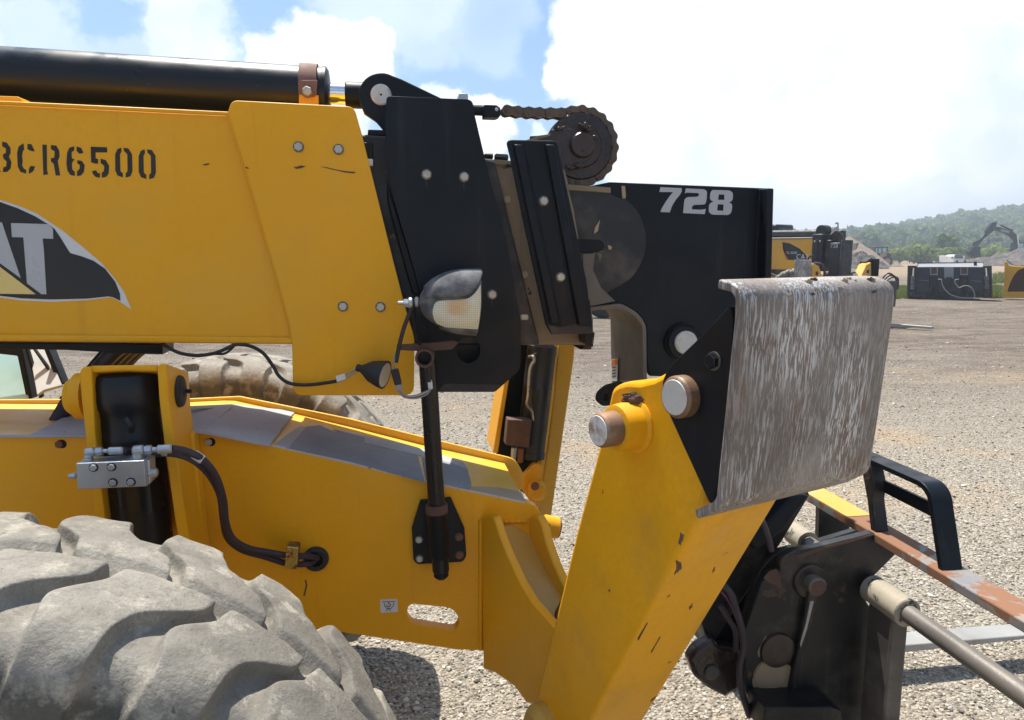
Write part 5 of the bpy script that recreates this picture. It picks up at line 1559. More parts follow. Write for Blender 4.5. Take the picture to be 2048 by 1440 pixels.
def scatter(name, pts, scales, meshes, mat, rand_rot=True, seed=1, upright=False, kind='stuff'):
    """points carrying a scale attribute; geometry nodes put a randomly picked mesh on each"""
    me = bpy.data.meshes.new(name)
    me.vertices.add(len(pts))
    me.vertices.foreach_set('co', np.asarray(pts, dtype=np.float32).reshape(-1))
    a = me.attributes.new('scl', 'FLOAT', 'POINT')
    a.data.foreach_set('value', np.asarray(scales, dtype=np.float32))
    me.materials.append(mat)
    o = bpy.data.objects.new(name, me)
    C.objects.link(o)
    srcs = []
    for i, mm in enumerate(meshes):
        so_ = bpy.data.objects.new(name + '_source', mm)
        srcs.append(so_)
    ng = bpy.data.node_groups.new(name, 'GeometryNodeTree')
    ng.interface.new_socket('Geometry', in_out='INPUT', socket_type='NodeSocketGeometry')
    ng.interface.new_socket('Geometry', in_out='OUTPUT', socket_type='NodeSocketGeometry')
    N, L = ng.nodes, ng.links
    gi = N.new('NodeGroupInput'); go_ = N.new('NodeGroupOutput')
    jn = N.new('GeometryNodeJoinGeometry')
    gi2 = N.new('GeometryNodeGeometryToInstance')
    for so_ in srcs:
        oi = N.new('GeometryNodeObjectInfo')
        oi.inputs['Object'].default_value = so_
        oi.inputs['As Instance'].default_value = True
        L.new(oi.outputs['Geometry'], jn.inputs[0])
    m2p = N.new('GeometryNodeMeshToPoints')
    L.new(gi.outputs[0], m2p.inputs[0])
    iop = N.new('GeometryNodeInstanceOnPoints')
    L.new(m2p.outputs[0], iop.inputs['Points'])
    L.new(jn.outputs[0], iop.inputs['Instance'])
    iop.inputs['Pick Instance'].default_value = True
    rv = N.new('FunctionNodeRandomValue'); rv.data_type = 'FLOAT_VECTOR'
    lim = (0.35 if not upright else 0.0)
    rv.inputs[0].default_value = (-lim, -lim, 0)
    rv.inputs[1].default_value = (lim, lim, 6.283)
    rv.inputs['Seed'].default_value = seed
    L.new(rv.outputs[0], iop.inputs['Rotation'])
    na_ = N.new('GeometryNodeInputNamedAttribute'); na_.data_type = 'FLOAT'
    na_.inputs[0].default_value = 'scl'
    L.new(na_.outputs[0], iop.inputs['Scale'])
    L.new(iop.outputs[0], go_.inputs[0])
    md = o.modifiers.new('scatter', 'NODES')
    md.node_group = ng
    return o
rs = np.random.RandomState(11)
NG = 260000
# denser close by: sample depth with falling density
uu = rs.uniform(0, 1, NG)
ymin, ymax = 1.6, 25.0
k_ = -0.35
yy = (ymin ** (k_ + 1) + uu * (ymax ** (k_ + 1) - ymin ** (k_ + 1))) ** (1 / (k_ + 1))
xx = rs.uniform(-1, 1, NG) * (.60 * yy + 1.6)
lane = .5 + .5 * np.sin(xx * .9 + .35 * yy + 1.5 * np.sin(yy * .31)) * np.sin(yy * .55 + xx * .25)
keep = rs.uniform(0, 1, NG) < np.clip(1.28 - .085 * yy, .05, 1) * np.where(yy > 4.0, .45 + .75 * lane, 1.0)
xx, yy = xx[keep], yy[keep]
ss = .0038 + .0062 * rs.uniform(0, 1, len(xx)) ** 2.2 + .0085 * (rs.uniform(0, 1, len(xx)) > .985)
ss = ss * (.92 + .05 * yy)
zz = ss * .25
gravel = scatter('gravel', np.stack([xx, yy, zz], 1), ss, [stone_mesh(i) for i in range(7)], stone_m)
tag(gravel, 'loose grey and tan gravel covering the yard', 'gravel', kind='stuff')
# ============================================================ things further back
def text_plate(name, parent, mat, body, o, ex, ez, height, thick=.004, shear=0.0):
    """printed word: o lower left corner, ex reading direction, ez up"""
    cu = bpy.data.curves.new(name, 'FONT')
    cu.body = body
    cu.size = 1.0
    cu.shear = shear
    cu.extrude = 0.0
    to = bpy.data.objects.new(name, cu)
    C.objects.link(to)
    dg = bpy.context.evaluated_depsgraph_get()
    me = bpy.data.meshes.new_from_object(to.evaluated_get(dg))
    vs = [v.co.copy() for v in me.vertices]
    fs = [list(p.vertices) for p in me.polygons]
    bpy.data.objects.remove(to)
    ex = Vector(ex).normalized(); ez = Vector(ez).normalized()
    k = height / .72
    W = [Vector(o) + ex * (v.x * k) + ez * (v.y * k) for v in vs]
    return mk(name, W, fs, mat, parent, smooth=False)
TRF = None
def vp(Y):
    """upright plane at depth Y; with TRF set it is turned square to the line of sight to that spot"""
    if TRF is None:
        return Plane((0, Y, 0), (1, 0, 0), (0, 0, 1))
    c, Yc, e1, away_ = TRF
    return Plane(c + away_ * (Y - Yc), e1, (0, 0, 1))
def face_view(c, Yc):
    aw = Vector((c.x, c.y, 0)).normalized()
    return (Vector(c), Yc, Vector((aw.y, -aw.x, 0)), aw)
def tr(name, parent, mat, pts, Y, thick, **kw):
    """outline traced at depth Y on a plane facing along the view axis, thick metres deep"""
    pl = vp(Y)
    return plate(name, parent, mat, pts, pl, thick, **kw)
def base(u, Y):
    p = at(u, 500, Y)
    return Vector((p.x, Y, gz(p.x, Y)))

black_far = paint('black_machine_paint', (.014, .015, .018), rough=.5, var=.2, dust=(.08, .075, .07), dust_scale=1.5, dust_amt=.5, bump=0)
yellow_far = paint('yellow_machine_paint', (.72, .36, .02), rough=.5, var=.1, dust=(.42, .30, .14), dust_scale=1.6, dust_lo=.45, dust_hi=.8, dust_amt=.5, bump=0)
dark_tyre = paint('dark_tyre_rubber', (.022, .022, .023), rough=.8, var=.2, dust=(.09, .08, .07), dust_scale=2, bump=0)

# ---- second telehandler -----------------------------------------
O2 = base(1645, 17.6)
A2 = radians(-52)
X2 = Vector((cos(A2), sin(A2), 0)); Y2 = Vector((-sin(A2), cos(A2), 0))
t2 = thing('telehandler', 'smaller yellow telehandler parked on the yard beyond the black 728 head plate', 'telehandler', tuple(O2), A2)
def M2(x, d, z): return O2 + X2 * x + Y2 * d + ZM * z
def b2(name, parent, mat, x0, x1, d0, d1, z0, z1, bevel=.01):
    return box(name, parent, mat, M2(x0, d0, z0), X2 * (x1 - x0), Y2 * (d1 - d0), ZM * (z1 - z0), bevel)
bm2 = b2('boom', t2, yellow_far, -4.2, -.12, -.22, .22, 1.28, 2.02, .02)
b2('boom_top_flange', bm2, tape_pale, -4.2, -.14, -.25, .25, 2.02, 2.05)
cyl('extension_cylinder', t2, black_far, M2(-4.0, 0, 2.17), M2(-.05, 0, 2.14), .085, 20)
co2 = b2('boom_collar', t2, black_far, -.12, .14, -.27, .27, 1.26, 2.12, .02)
for z in (1.40, 1.95):
    for x in (-.05, .08):
        bolt(co2, boltm, M2(x, -.271, z), -Y2, .022)
b2('collar_rail', co2, black_far, .0, .04, -.30, -.27, 1.30, 2.0)
cyl('pivot_ear', co2, black_far, M2(.0, -.12, 2.2), M2(.0, .12, 2.2), .13, 20)
b2('inner_boom', t2, black_worn, .14, .30, -.17, .17, 1.45, 1.98, .02)
lathe('chain_sheave', t2, grease, M2(.34, -.03, 2.03), Y2, [(0, .06), (0, .15), (.06, .15), (.06, .06)], 24)
hd = b2('boom_head', t2, black_far, .30, .56, -.24, .16, .92, 1.92, .03)
b2('head_block', hd, black_far, .26, .42, .05, .25, 1.80, 2.20, .02)
text_plate('head_number', hd, grey_dec, '728', M2(.32, -.243, 1.80), X2, ZM, .09)
b2('carriage_back_plate', t2, black_far, .565, .61, -.26, .24, .62, 1.98, .06)
fp = b2('notice_plate', t2, cream, .611, .616, -.05, .14, .60, .98, .002)
tri = [M2(.6175, -.01, .76), M2(.6175, .10, .76), M2(.6175, .045, .90)]
prism('notice_triangle', fp, black_far, tri, [p - X2 * .002 for p in tri], [([p.lerp(sum(tri, Vector()) / 3, .38) for p in tri], [p.lerp(sum(tri, Vector()) / 3, .38) - X2 * .002 for p in tri])], 0)
# side decal
dec = [M2(-.80, -.2225, 1.52), M2(-.92, -.2225, 1.94), M2(-.72, -.2225, 1.91), M2(-.45, -.2225, 1.78), M2(-.28, -.2225, 1.63), M2(-.25, -.2225, 1.50)]
prism('side_decal', bm2, black_dec, dec, [p + Y2 * .002 for p in dec], None, 0)
de2 = [M2(-.80, -.2228, 1.52), M2(-.92, -.2228, 1.94), M2(-.89, -.2228, 1.76), M2(-.74, -.2228, 1.52)]
prism('decal_edge', bm2, orange_dec, [p - Y2 * .001 for p in de2], [p for p in de2], None, 0)
text_plate('decal_word', bm2, white_dec, 'CAT', M2(-.53, -.2245, 1.54), X2, ZM, .12)
text_plate('decal_word', bm2, white_dec, 'TL1255D', M2(-.80, -.2245, 1.66), X2, ZM, .055)
b2('red_tag', bm2, red_dec, -2.1, -1.62, -.224, -.2205, 1.78, 1.93, 0)
b2('yellow_tag', bm2, yellow_dec, -1.62, -1.45, -.224, -.2205, 1.72, 1.95, 0)
b2('frame', t2, yellow_far, -4.2, .35, -.28, .28, .60, 1.10, .03)
cb2 = b2('cab', t2, black_far, -3.0, -1.5, .42, 1.20, .95, 2.4, .05)
b2('cab_window', cb2, dark_glass, -1.499, -1.49, .5, 1.12, 1.45, 2.3, .01)
for (x, d, fl) in ((0, -1.0, 1), (0, 1.0, 0), (-3.6, -1.0, 1), (-3.6, 1.0, 0)):
    p = M2(x, d, TR)
    rim = lathe('wheel_rim', t2, yellow_far, p, Y2 * (1 if d > 0 else -1), [(-.15, .0), (-.15, .33), (.14, .33), (.05, .28), (.03, .12), (.06, .0)], 24)
    ty = bpy.data.objects.new('tyre', tyre_far_mesh)
    C.objects.link(ty); ty.parent = rim
    ty.location = root_inv(rim) @ p
cyl('front_axle', t2, yellow_far, M2(0, -.8, TR), M2(0, .8, TR), .1)
cyl('rear_axle', t2, yellow_far, M2(-3.6, -.8, TR), M2(-3.6, .8, TR), .1)
for s in (-1, 1):
    f = [M2(.30, s * .32, .40), M2(.62, s * .32, .40), M2(.58, s * .98, 1.50), M2(.46, s * 1.10, 1.62), M2(.30, s * 1.05, 1.52)]
    b_ = [p + X2 * .02 + Y2 * s * .16 - ZM * .02 for p in f]
    f2 = [M2(.34, s * .30, .42), M2(.34, s * .58, .30), M2(.34, s * 1.34, 1.10), M2(.34, s * 1.28, 1.46), M2(.34, s * 1.06, 1.40)]
    lg = prism('stabiliser_leg', t2, yellow_far, f2, [p + X2 * .20 for p in f2], None, .015)
    cyl('leg_pin', lg, black_far, M2(.33, s * 1.14, 1.24), M2(.56, s * 1.14, 1.24), .045, 16)
    bk = [M2(.30, s * 1.20, 1.48), M2(.30, s * 1.30, 1.10), M2(.30, s * 1.50, 1.10), M2(.30, s * 1.50, 1.58)]
    prism('pad_bracket', lg, black_far, bk, [p + X2 * .16 for p in bk], None, .008)
    pd_ = [M2(.22, s * 1.505, 1.12), M2(.62, s * 1.505, 1.12), M2(.62, s * 1.505, 1.54), M2(.22, s * 1.505, 1.54)]
    prism('stabiliser_pad', lg, pad_m if s < 0 else black_far, pd_, [p + Y2 * s * .02 for p in pd_], None, .004)
tube('boom_hose', t2, hose_m, [M2(.1, -.3, 1.35), M2(.0, -.42, 1.62), M2(-.12, -.44, 1.5), M2(-.2, -.40, 1.32), M2(-.3, -.3, 1.28)], .022, 8)
tube('boom_hose', t2, hose_m, [M2(.05, -.62, 1.42), M2(.22, -.55, 1.45), M2(.34, -.5, 1.36), M2(.38, -.48, 1.0), M2(.4, -.45, .75)], .03, 8)
tube('boom_hose', t2, hose_m, [M2(-1.6, -.3, 1.5), M2(-1.2, -.34, 1.22), M2(-.9, -.36, 1.1)], .03, 8)
qc2 = b2('coupler', t2, black_far, 1.0, 1.35, .50, .95, .45, 1.05, .03)
for k in range(3):
    tube('coupler_hose', qc2, hose_m, [M2(1.1, .6 + .1 * k, 1.0), M2(1.2, .75 + .1 * k, 1.22 - .05 * k), M2(1.3, .95 + .05 * k, 1.1), M2(1.3, 1.0 + .04 * k, .85)], .02, 8)
cyl('fork_carriage_bar', t2, fork_m, M2(1.25, -.55, .80), M2(1.25, 1.05, .80), .03, 12)
cyl('fork_carriage_bar', t2, shaft_m, M2(1.25, -.95, .66), M2(1.25, -.55, .80), .03, 12)
for d in (.55,):
    fk = b2('fork_shank', t2, shank_m, 1.22, 1.28, d - .06, d + .06, .06, .80)
    b2('fork_tine', fk, fork_m, 1.28, 2.35, d - .06, d + .06, .05, .10)
# ---- lone wheel under the boom head ------------------------------
ow = base(1207, 19.3)
rw = thing('wheel', 'black tyred wheel of small size standing on gravel, glimpsed under the black boom head', 'wheel', tuple(ow), .3)
lathe('tyre', rw, dark_tyre, ow + Vector((0, -.16, .47)), (0.1, 1, 0), [(0, .26), (0, .36), (.03, .44), (.07, .47), (.25, .47), (.29, .44), (.32, .36), (.32, .26)], 40, closed=True)
lathe('rim', rw, yellow_far, ow + Vector((0, -.10, .47)), (0.1, 1, 0), [(0, .05), (0, .20), (-.02, .25), (0, .27), (.22, .27), (.22, .05)], 32)

# ---- four-in-one loader bucket on the ground ------------------------
YB = 26.6
bz = zf(1780, 420, 7.642)
cb = base(1897, YB)
bk4 = thing('loader_bucket', 'wide dark loader bucket with hydraulic hoses and two white framed pockets on the ground', 'bucket', tuple(cb))
TRF = face_view(cb, YB)
blue_blk = paint('blue_black_paint', (.022, .030, .045), rough=.45, var=.2, dust=(.09, .085, .08), dust_scale=2, dust_amt=.6, bump=0)
pale_steel = paint('pale_scuffed_steel', (.24, .245, .26), rough=.5, var=.08, dust=(.32, .30, .28), dust_scale=2, bump=0)
shell = tr('bucket_back', bk4, blue_blk, bz([(395, 870), (1440, 870), (1440, 1330), (300, 1335), (300, 1250), (395, 1240)]), YB, .10, bevel=.01)
pl1 = vp(YB)
a_, b_ = pl1.hit(*bz([(420, 880)])[0]), pl1.hit(*bz([(1430, 870)])[0])
f = [a_, b_, b_ + TRF[3] * .75 + ZM * .13, a_ + TRF[3] * .75 + ZM * .13]
prism('bucket_top_plate', bk4, pale_steel, f, [p - ZM * .03 for p in f], None, .005)
prism('bucket_floor', bk4, black_worn, [Vector((p.x, p.y, cb.z + .04)) for p in f], [Vector((p.x, p.y, cb.z)) for p in f], None, .005)
tr('bucket_front_wall', bk4, black_worn, bz([(420, 800), (1430, 800), (1400, 1320), (440, 1320)]), YB + .75, .04)
tr('centre_plate', shell, pale_steel, bz([(825, 878), (975, 876), (970, 1045), (890, 1050), (830, 1045)]), YB - .02, .02, bevel=.004)
tr('centre_pillar', shell, black_far, bz([(850, 1060), (860, 1022, 8), (935, 1020, 8), (950, 1060), (930, 1200), (860, 1200)]), YB - .12, .12, bevel=.01)
for (x0, x1) in ((615, 730), (1075, 1192)):
    tr('pocket_frame', shell, pale_steel, bz([(x0, 885), (x0 + 14, 885), (x0 + 14, 978), (x1 - 14, 978), (x1 - 14, 883), (x1, 883), (x1, 995), (x0, 995)]), YB - .06, .06, bevel=.002)
    tr('pocket_recess', shell, rust, bz([(x0 + 14, 885), (x1 - 14, 884), (x1 - 14, 978), (x0 + 14, 978)]), YB - .01, .01, bevel=0)
    tr('lower_bracket', shell, black_mud, bz([(x0 - 10, 1000), (x1, 1000), (x1 + 5, 1320), (x0 - 15, 1320)]), YB - .05, .05, bevel=.01)
    tr('hook_eye', shell, black, bz([(x0 + 5, 1310), (x0 + 20, 1210, 10), (x0 + 50, 1180, 10), (x0 + 80, 1215, 10), (x0 + 85, 1310)]), YB - .07, .03, bevel=.004)
for (xa, s) in ((275, 1), (1550, -1)):
    arm_ = tr('bucket_side', bk4, black_worn, bz([(xa, 850), (xa + s * 130, 855), (xa + s * 120, 1100), (xa + s * 115, 1330), (xa - s * 15, 1345)]), YB - .08, .85, bevel=.01)
    p0 = vp(YB - .16)
    cyl('clamp_cylinder_rod', arm_, chrome, p0.hit(*bz([(xa + s * 85, 890)])[0]), p0.hit(*bz([(xa + s * 75, 1015)])[0]), .030, 14)
    cyl('clamp_cylinder', arm_, lamp_grey, p0.hit(*bz([(xa + s * 75, 1010)])[0]), p0.hit(*bz([(xa + s * 65, 1210)])[0]), .065, 16)
    tr('side_edge', arm_, rust, bz([(xa - s * 6, 850), (xa + s * 12, 850), (xa - s * 2, 1345), (xa - s * 20, 1345)]), YB - .12, .04)
tr('muddy_skirt', shell, black_mud, bz([(290, 1250), (1500, 1240), (1505, 1340), (262, 1350)]), YB - .03, .03)
ph_ = vp(YB - .16)
for pts in ([(735, 1062), (785, 1062), (795, 1120), (830, 1200), (900, 1275), (1000, 1320), (1120, 1342), (1250, 1345), (1292, 1330), (1285, 1260), (1250, 1195), (1190, 1160), (1130, 1160), (1060, 1185), (1020, 1150), (990, 1090), (1000, 1065), (1050, 1060)],
            [(400, 1110), (450, 1085), (520, 1080), (590, 1085)], [(1200, 1070), (1280, 1085), (1370, 1095), (1400, 1100)]):
    tube('hydraulic_hose', bk4, cable_grey if len(pts) > 6 else hose_m, [ph_.hit(*p) for p in bz(pts)], .017, 8)
cyl('stub_post', shell, black_far, pl1.hit(*bz([(1305, 880)])[0]) + TRF[3] * .3 + ZM * .06, pl1.hit(*bz([(1305, 815)])[0]) + TRF[3] * .3 + ZM * .06, .05, 14)

# ---- yellow bucket beside it -----------------------------------------
YY = 26.0
cy_ = base(2110, YY)
TRF = face_view(cy_, YY)
yb = thing('loader_bucket', 'yellow loader bucket with curved dark mouth standing beside the dark bucket', 'bucket', tuple(cy_))
tr('bucket_side', yb, yellow_far, bz([(1740, 1345), (1742, 1050), (1752, 800), (1790, 780), (1812, 850), (2048, 872), (2048, 885), (1960, 920), (1890, 1005), (1830, 1130), (1790, 1250), (1790, 1345)]), YY, .06, bevel=.008)
tr('bucket_lip', yb, yellow_far, bz([(1790, 1250), (3200, 1245), (3200, 1345), (1790, 1345)]), YY, .06, bevel=.008)
tr('bucket_inside', yb, rust, bz([(1815, 862), (3200, 872), (3200, 1300), (1790, 1300)]), YY + .5, .05, bevel=.01)
tr('bucket_top_lip', yb, yellow_far, bz([(1790, 855), (3200, 868), (3200, 905), (2048, 885), (1812, 880)]), YY + .1, .45, bevel=.01)
tr('bucket_side', yb, yellow_far, bz([(3150, 1345), (3150, 800), (3200, 780), (3220, 850), (3220, 1345)]), YY, .55, bevel=.008)
tr('bucket_side_wall', yb, yellow_far, bz([(1742, 1330), (1752, 860), (1775, 850), (1775, 1330)]), YY + .05, .5, bevel=.008)
tube('bucket_hose', yb, hose_m, [vp(YY + .2).hit(*p) for p in bz([(1790, 770), (1850, 820), (1920, 850), (2050, 850)])], .014, 8)

TRF = None
# ---- mounds -------------------------------------------------------------
soil_dark = paint('dark_soil', (.07, .060, .052), rough=.95, var=.3, dust=(.17, .14, .12), dust_scale=1.4, dust_lo=.45, dust_hi=.65, specks=(.32, .29, .26), speck_lo=.66, speck_scale=3.0, bump=.10, bump_scale=3)
soil_tan = paint('tan_soil', (.24, .18, .135), rough=.95, var=.15, dust=(.30, .24, .19), dust_scale=.8, bump=.08, bump_scale=2)
def mound(name, label, mat, u, Y, rx, ry, h, seed, rough=.16, pw_=1.0, sink=.15):
    c = base(u, Y)
    rng = random.Random(seed)
    ph = [rng.uniform(0, 6.28) for _ in range(12)]
    V, Fs = [], []
    nr, na_ = 22, 56
    def nz(a, t):
        return (sin(a * 3 + ph[0] + t * 4) * .4 + sin(a * 7 + ph[1] - t * 9) * .3 + sin(a * 13 + t * 17 + ph[2]) * .22 + sin(a * 23 - t * 29 + ph[3]) * .14 + rng.uniform(-.35, .35) * .5)
    for i in range(nr + 1):
        t = i / nr
        for k in range(na_):
            a = 2 * pi * k / na_
            r = t * (1 + .10 * sin(a * 2 + ph[4]) + .06 * sin(a * 5 + ph[5]))
            z = h * (1 - t) ** pw_ + (rough * h * nz(a, t) * (t * (1 - t) * 3 + .12) if i < nr else 0)
            if i == nr: z = -sink
            V.append(c + Vector((cos(a) * r * rx, sin(a) * r * ry, max(z, -sink))))
    for i in range(nr):
        for k in range(na_):
            j = (k + 1) % na_
            Fs.append([i * na_ + k, i * na_ + j, (i + 1) * na_ + j, (i + 1) * na_ + k])
    o = mk(name, V, Fs, mat, None, smooth=True, sharp=60)
    return tag(o, label, 'mound')
mound('soil_mound', 'tall tan cone of soil behind the wheel loader', soil_tan, 1697, 96, 4.6, 5, 3.9, 1, .06, .92)
mound('soil_mound', 'low dark heap of broken soil in front of the tan cone', soil_dark, 1722, 84, 3.4, 2.5, 1.9, 2, .3, 1.0)
mound('soil_mound', 'long dark rubble heap that the excavator digs from', soil_dark, 2075, 106, 10.5, 7, 2.6, 3, .28, .8)
mound('soil_mound', 'small pale spoil pile just right of the wheel loader', soil_tan, 1783, 99, 1.8, 1.5, .9, 4, .2, 1.0)

# ---- excavator ------------------------------------------------------------
YE = 112.0
ce = base(2075, YE)
ex = thing('excavator', 'dark excavator on rubble heap, arm bent down with bucket, white name on boom', 'excavator', tuple(ce))
exd = paint('dark_excavator_paint', (.008, .009, .011), rough=.6, spec=.2, var=.2, dust=(.03, .03, .032), dust_scale=.8, bump=0)
ebm = tr('boom', ex, exd, bz([(1590, 300), (1600, 262), (1645, 255), (1700, 268), (1860, 312), (1955, 390), (1992, 470), (2002, 530), (1960, 570), (1930, 560), (1915, 480), (1850, 405), (1760, 352), (1660, 318)]), YE, .55, bevel=.04)
text_plate('boom_name', ebm, white_dec, 'DEERE', vp(YE - .01).hit(*bz([(1686, 322)])[0]), Vector((1, 0, -.24)), Vector((.24, 0, 1)), .36)
est = tr('stick', ex, exd, bz([(1637, 172), (1545, 205), (1500, 262), (1395, 440), (1290, 490), (1278, 545), (1330, 565), (1388, 500), (1440, 440), (1605, 305), (1630, 240)]), YE + .05, .42, bevel=.04)
tr('bucket', ex, exd, bz([(1270, 560), (1330, 545), (1392, 562), (1385, 640), (1395, 690), (1350, 740), (1330, 700), (1300, 735), (1275, 700), (1250, 720), (1215, 640), (1250, 600)]), YE - .3, 1.1, bevel=.08)
pe = vp(YE + .2)
cyl('stick_cylinder', ebm, exd, pe.hit(*bz([(1690, 232)])[0]), pe.hit(*bz([(1870, 312)])[0]), .13, 12)
cyl('stick_rod', ebm, chrome, pe.hit(*bz([(1635, 200)])[0]), pe.hit(*bz([(1695, 234)])[0]), .07, 10)
cyl('bucket_cylinder', est, exd, pe.hit(*bz([(1420, 355)])[0]) - YM * .3, pe.hit(*bz([(1530, 222)])[0]) - YM * .3, .11, 12)
cyl('bucket_rod', est, chrome, pe.hit(*bz([(1420, 355)])[0]) - YM * .3, pe.hit(*bz([(1370, 425)])[0]) - YM * .3, .06, 10)
cyl('boom_cylinder', ex, chrome, pe.hit(*bz([(1905, 380)])[0]) - YM * .5, pe.hit(*bz([(1925, 560)])[0]) - YM * .5, .10, 12)
ecab = tr('cab', ex, exd, bz([(1950, 495), (2120, 488), (2130, 680), (1945, 680), (1940, 560)]), YE - .2, 1.6, bevel=.06)
tr('cab_window', ecab, glass, bz([(1962, 512), (2040, 508), (2040, 600), (1950, 600)]), YE - .23, .02, bevel=0)
tr('cab_window', ecab, glass, bz([(2050, 508), (2110, 505), (2118, 600), (2050, 600)]), YE - .23, .02, bevel=0)
tr('machine_house', ex, exd, bz([(2130, 540), (2480, 540), (2490, 690), (2130, 690)]), YE, 2.6, bevel=.08)
for dd in (0, 2.2):
    tr('track', ex, dark_tyre, bz([(1900, 700, 20), (1930, 660, 20), (2440, 660, 20), (2470, 700, 20), (2440, 760, 20), (1930, 760, 20)]), YE - .1 + dd, .6, bevel=.05)
tr('mirror', ex, exd, bz([(1880, 490), (1892, 490), (1905, 560), (1892, 560)]), YE - .6, .06, bevel=0)

# ---- wheel loader --------------------------------------------------------
YW = 97.0
wz = zf(1530, 440, 7.585)
lo_c = base(1762, YW)
ld = thing('wheel_loader', 'dusty tan wheel loader with dark cab working beside the soil heap', 'wheel loader', tuple(lo_c))
tan_mach = paint('dusty_tan_machine', (.36, .26, .17), rough=.8, var=.15, dust=(.28, .22, .17), dust_scale=1, bump=0)
bd = tr('rear_body', ld, tan_mach, wz([(1745, 520), (1830, 482), (1925, 500), (1930, 560), (1925, 640), (1760, 645)]), YW - .4, 1.9, bevel=.08)
tr('rear_grille', bd, black_far, wz([(1850, 500), (1918, 508), (1918, 560), (1850, 556)]), YW - .45, .05, bevel=0)
tr('front_body', ld, tan_mach, wz([(1570, 430), (1660, 470), (1660, 560), (1590, 540)]), YW - .1, 1.0, bevel=.05)
cb3 = tr('cab_roof', ld, black_far, wz([(1660, 408), (1866, 402), (1866, 420), (1660, 428)]), YW - .3, 1.6, bevel=.03)
for (x0, x1) in ((1664, 1680), (1712, 1722), (1772, 1784), (1848, 1862)):
    tr('cab_pillar', cb3, black_far, wz([(x0, 420), (x1, 420), (x1 - 2, 520), (x0 - 2, 520)]), YW - .28, .1, bevel=0)
tr('cab_window', cb3, glass, wz([(1672, 424), (1855, 418), (1852, 505), (1668, 510)]), YW - .2, .02, bevel=0)
tr('cab_lower', cb3, black_far, wz([(1655, 505), (1860, 500), (1850, 545), (1655, 545)]), YW - .27, 1.5, bevel=.02)
tr('lift_arm', ld, tan_mach, wz([(1560, 440), (1600, 425), (1660, 480), (1650, 510)]), YW - .2, .3, bevel=.02)
for (x, dd) in ((1700, -.5), (1860, -.5), (1700, 1.4), (1860, 1.4)):
    p = vp(YW + dd).hit(*wz([(x, 600)])[0])
    wr = lathe('wheel_rim', ld, tan_mach, Vector((p.x, p.y - .02, lo_c.z + .72)), (0, 1, 0), [(0, .0), (0, .38), (.5, .38), (.5, 0)], 20)
    lathe('tyre', wr, dark_tyre, Vector((p.x, p.y, lo_c.z + .72)), (0, 1, 0), [(0, .38), (0, .6), (.08, .72), (.45, .72), (.53, .6), (.53, .38)], 28, closed=True)

# ---- white lorry behind the dark bucket -------------------------------------
YL_ = 104.0
lc = base(1917, YL_)
lr = thing('lorry', 'small white lorry with green tinted windscreen beyond the dark bucket', 'lorry', tuple(lc))
white_pt = paint('white_vehicle_paint', (.70, .70, .68), rough=.4, var=.05, dust=(.5, .44, .36), dust_scale=1, bump=0)
tr('cab', lr, white_pt, bz([(975, 705), (1000, 685), (1110, 682), (1140, 705), (1145, 860), (970, 860)]), YL_, 2.0, bevel=.08)
tr('windscreen', lr, dark_glass, bz([(995, 712), (1115, 710), (1120, 742), (990, 742)]), YL_ - .03, .03, bevel=0)
tr('roof_visor', lr, paint('green_visor', (.04, .16, .10), rough=.5, bump=0), bz([(992, 683), (1115, 680), (1118, 708), (990, 710)]), YL_ - .10, .12, bevel=.02)
tr('mirror', lr, black_far, bz([(945, 715), (962, 715), (962, 745), (945, 745)]), YL_ - .1, .1, bevel=.01)
tr('load_body', lr, white_pt, bz([(965, 700), (1150, 700), (1150, 850), (965, 850)]), YL_ + 2.1, 3.5, bevel=.04)
for x in (995, 1120):
    for dd in (.3, 4.2):
        p = vp(YL_ + dd).hit(*bz([(x, 860)])[0])
        lathe('wheel', lr, dark_tyre, Vector((p.x - .15, p.y, lc.z + .45)), (1, 0, 0), [(0, .1), (0, .4), (.04, .45), (.26, .45), (.3, .4), (.3, .1)], 20)

# ---- conveyor mast ------------------------------------------------------------
YK = 92.0
kc = base(1677, YK)
km = thing('screening_conveyor', 'thin lattice conveyor mast rising above the soil cone', 'conveyor', tuple(kc))
pk = vp(YK)
grey_st = paint('grey_lattice_steel', (.10, .10, .105), rough=.6, bump=0)
def rod(parent, a, b, r, dy=0.0, nm='lattice_bar'):
    return cyl(nm, parent, grey_st, pk.hit(*wz([a])[0]) + Vector((0, dy, 0)), pk.hit(*wz([b])[0]) + Vector((0, dy, 0)), r, 8, .002)
m0 = rod(km, (1105, 45), (1128, 560), .09, 0, 'mast')
rod(m0, (1090, 100), (1080, 560), .05, .5)
for k in range(5):
    rod(m0, (1104 + k * 3, 110 + k * 80), (1086, 170 + k * 80), .03, .2)
jib = rod(km, (1098, 105), (850, 252), .07, 0, 'jib')
rod(jib, (1090, 150), (870, 262), .04, .3)
for k in range(5):
    t = k / 5
    rod(jib, (1098 - 248 * t, 108 + 145 * t), (1080 - 215 * t, 158 + 108 * t), .03, .1)
tr('mast_head', km, grey_st, wz([(1090, 36), (1116, 36), (1118, 62), (1090, 62)]), YK - .2, .5, bevel=.02)
tr('hopper', km, pale_steel, wz([(1120, 220), (1190, 215), (1185, 330), (1130, 330)]), YK - .3, 1.2, bevel=.03)
tr('chute', km, pale_steel, wz([(1240, 400), (1300, 380), (1310, 500), (1280, 600), (1255, 600)]), YK - .6, 1.0, bevel=.03)
tr('chute', km, lamp_grey, wz([(1385, 350), (1430, 345), (1400, 430), (1370, 460)]), YK - 1.2, .8, bevel=.03)
tr('hopper_leg', km, grey_st, wz([(1150, 320), (1165, 320), (1168, 640), (1150, 640)]), YK - .2, .15, bevel=0)

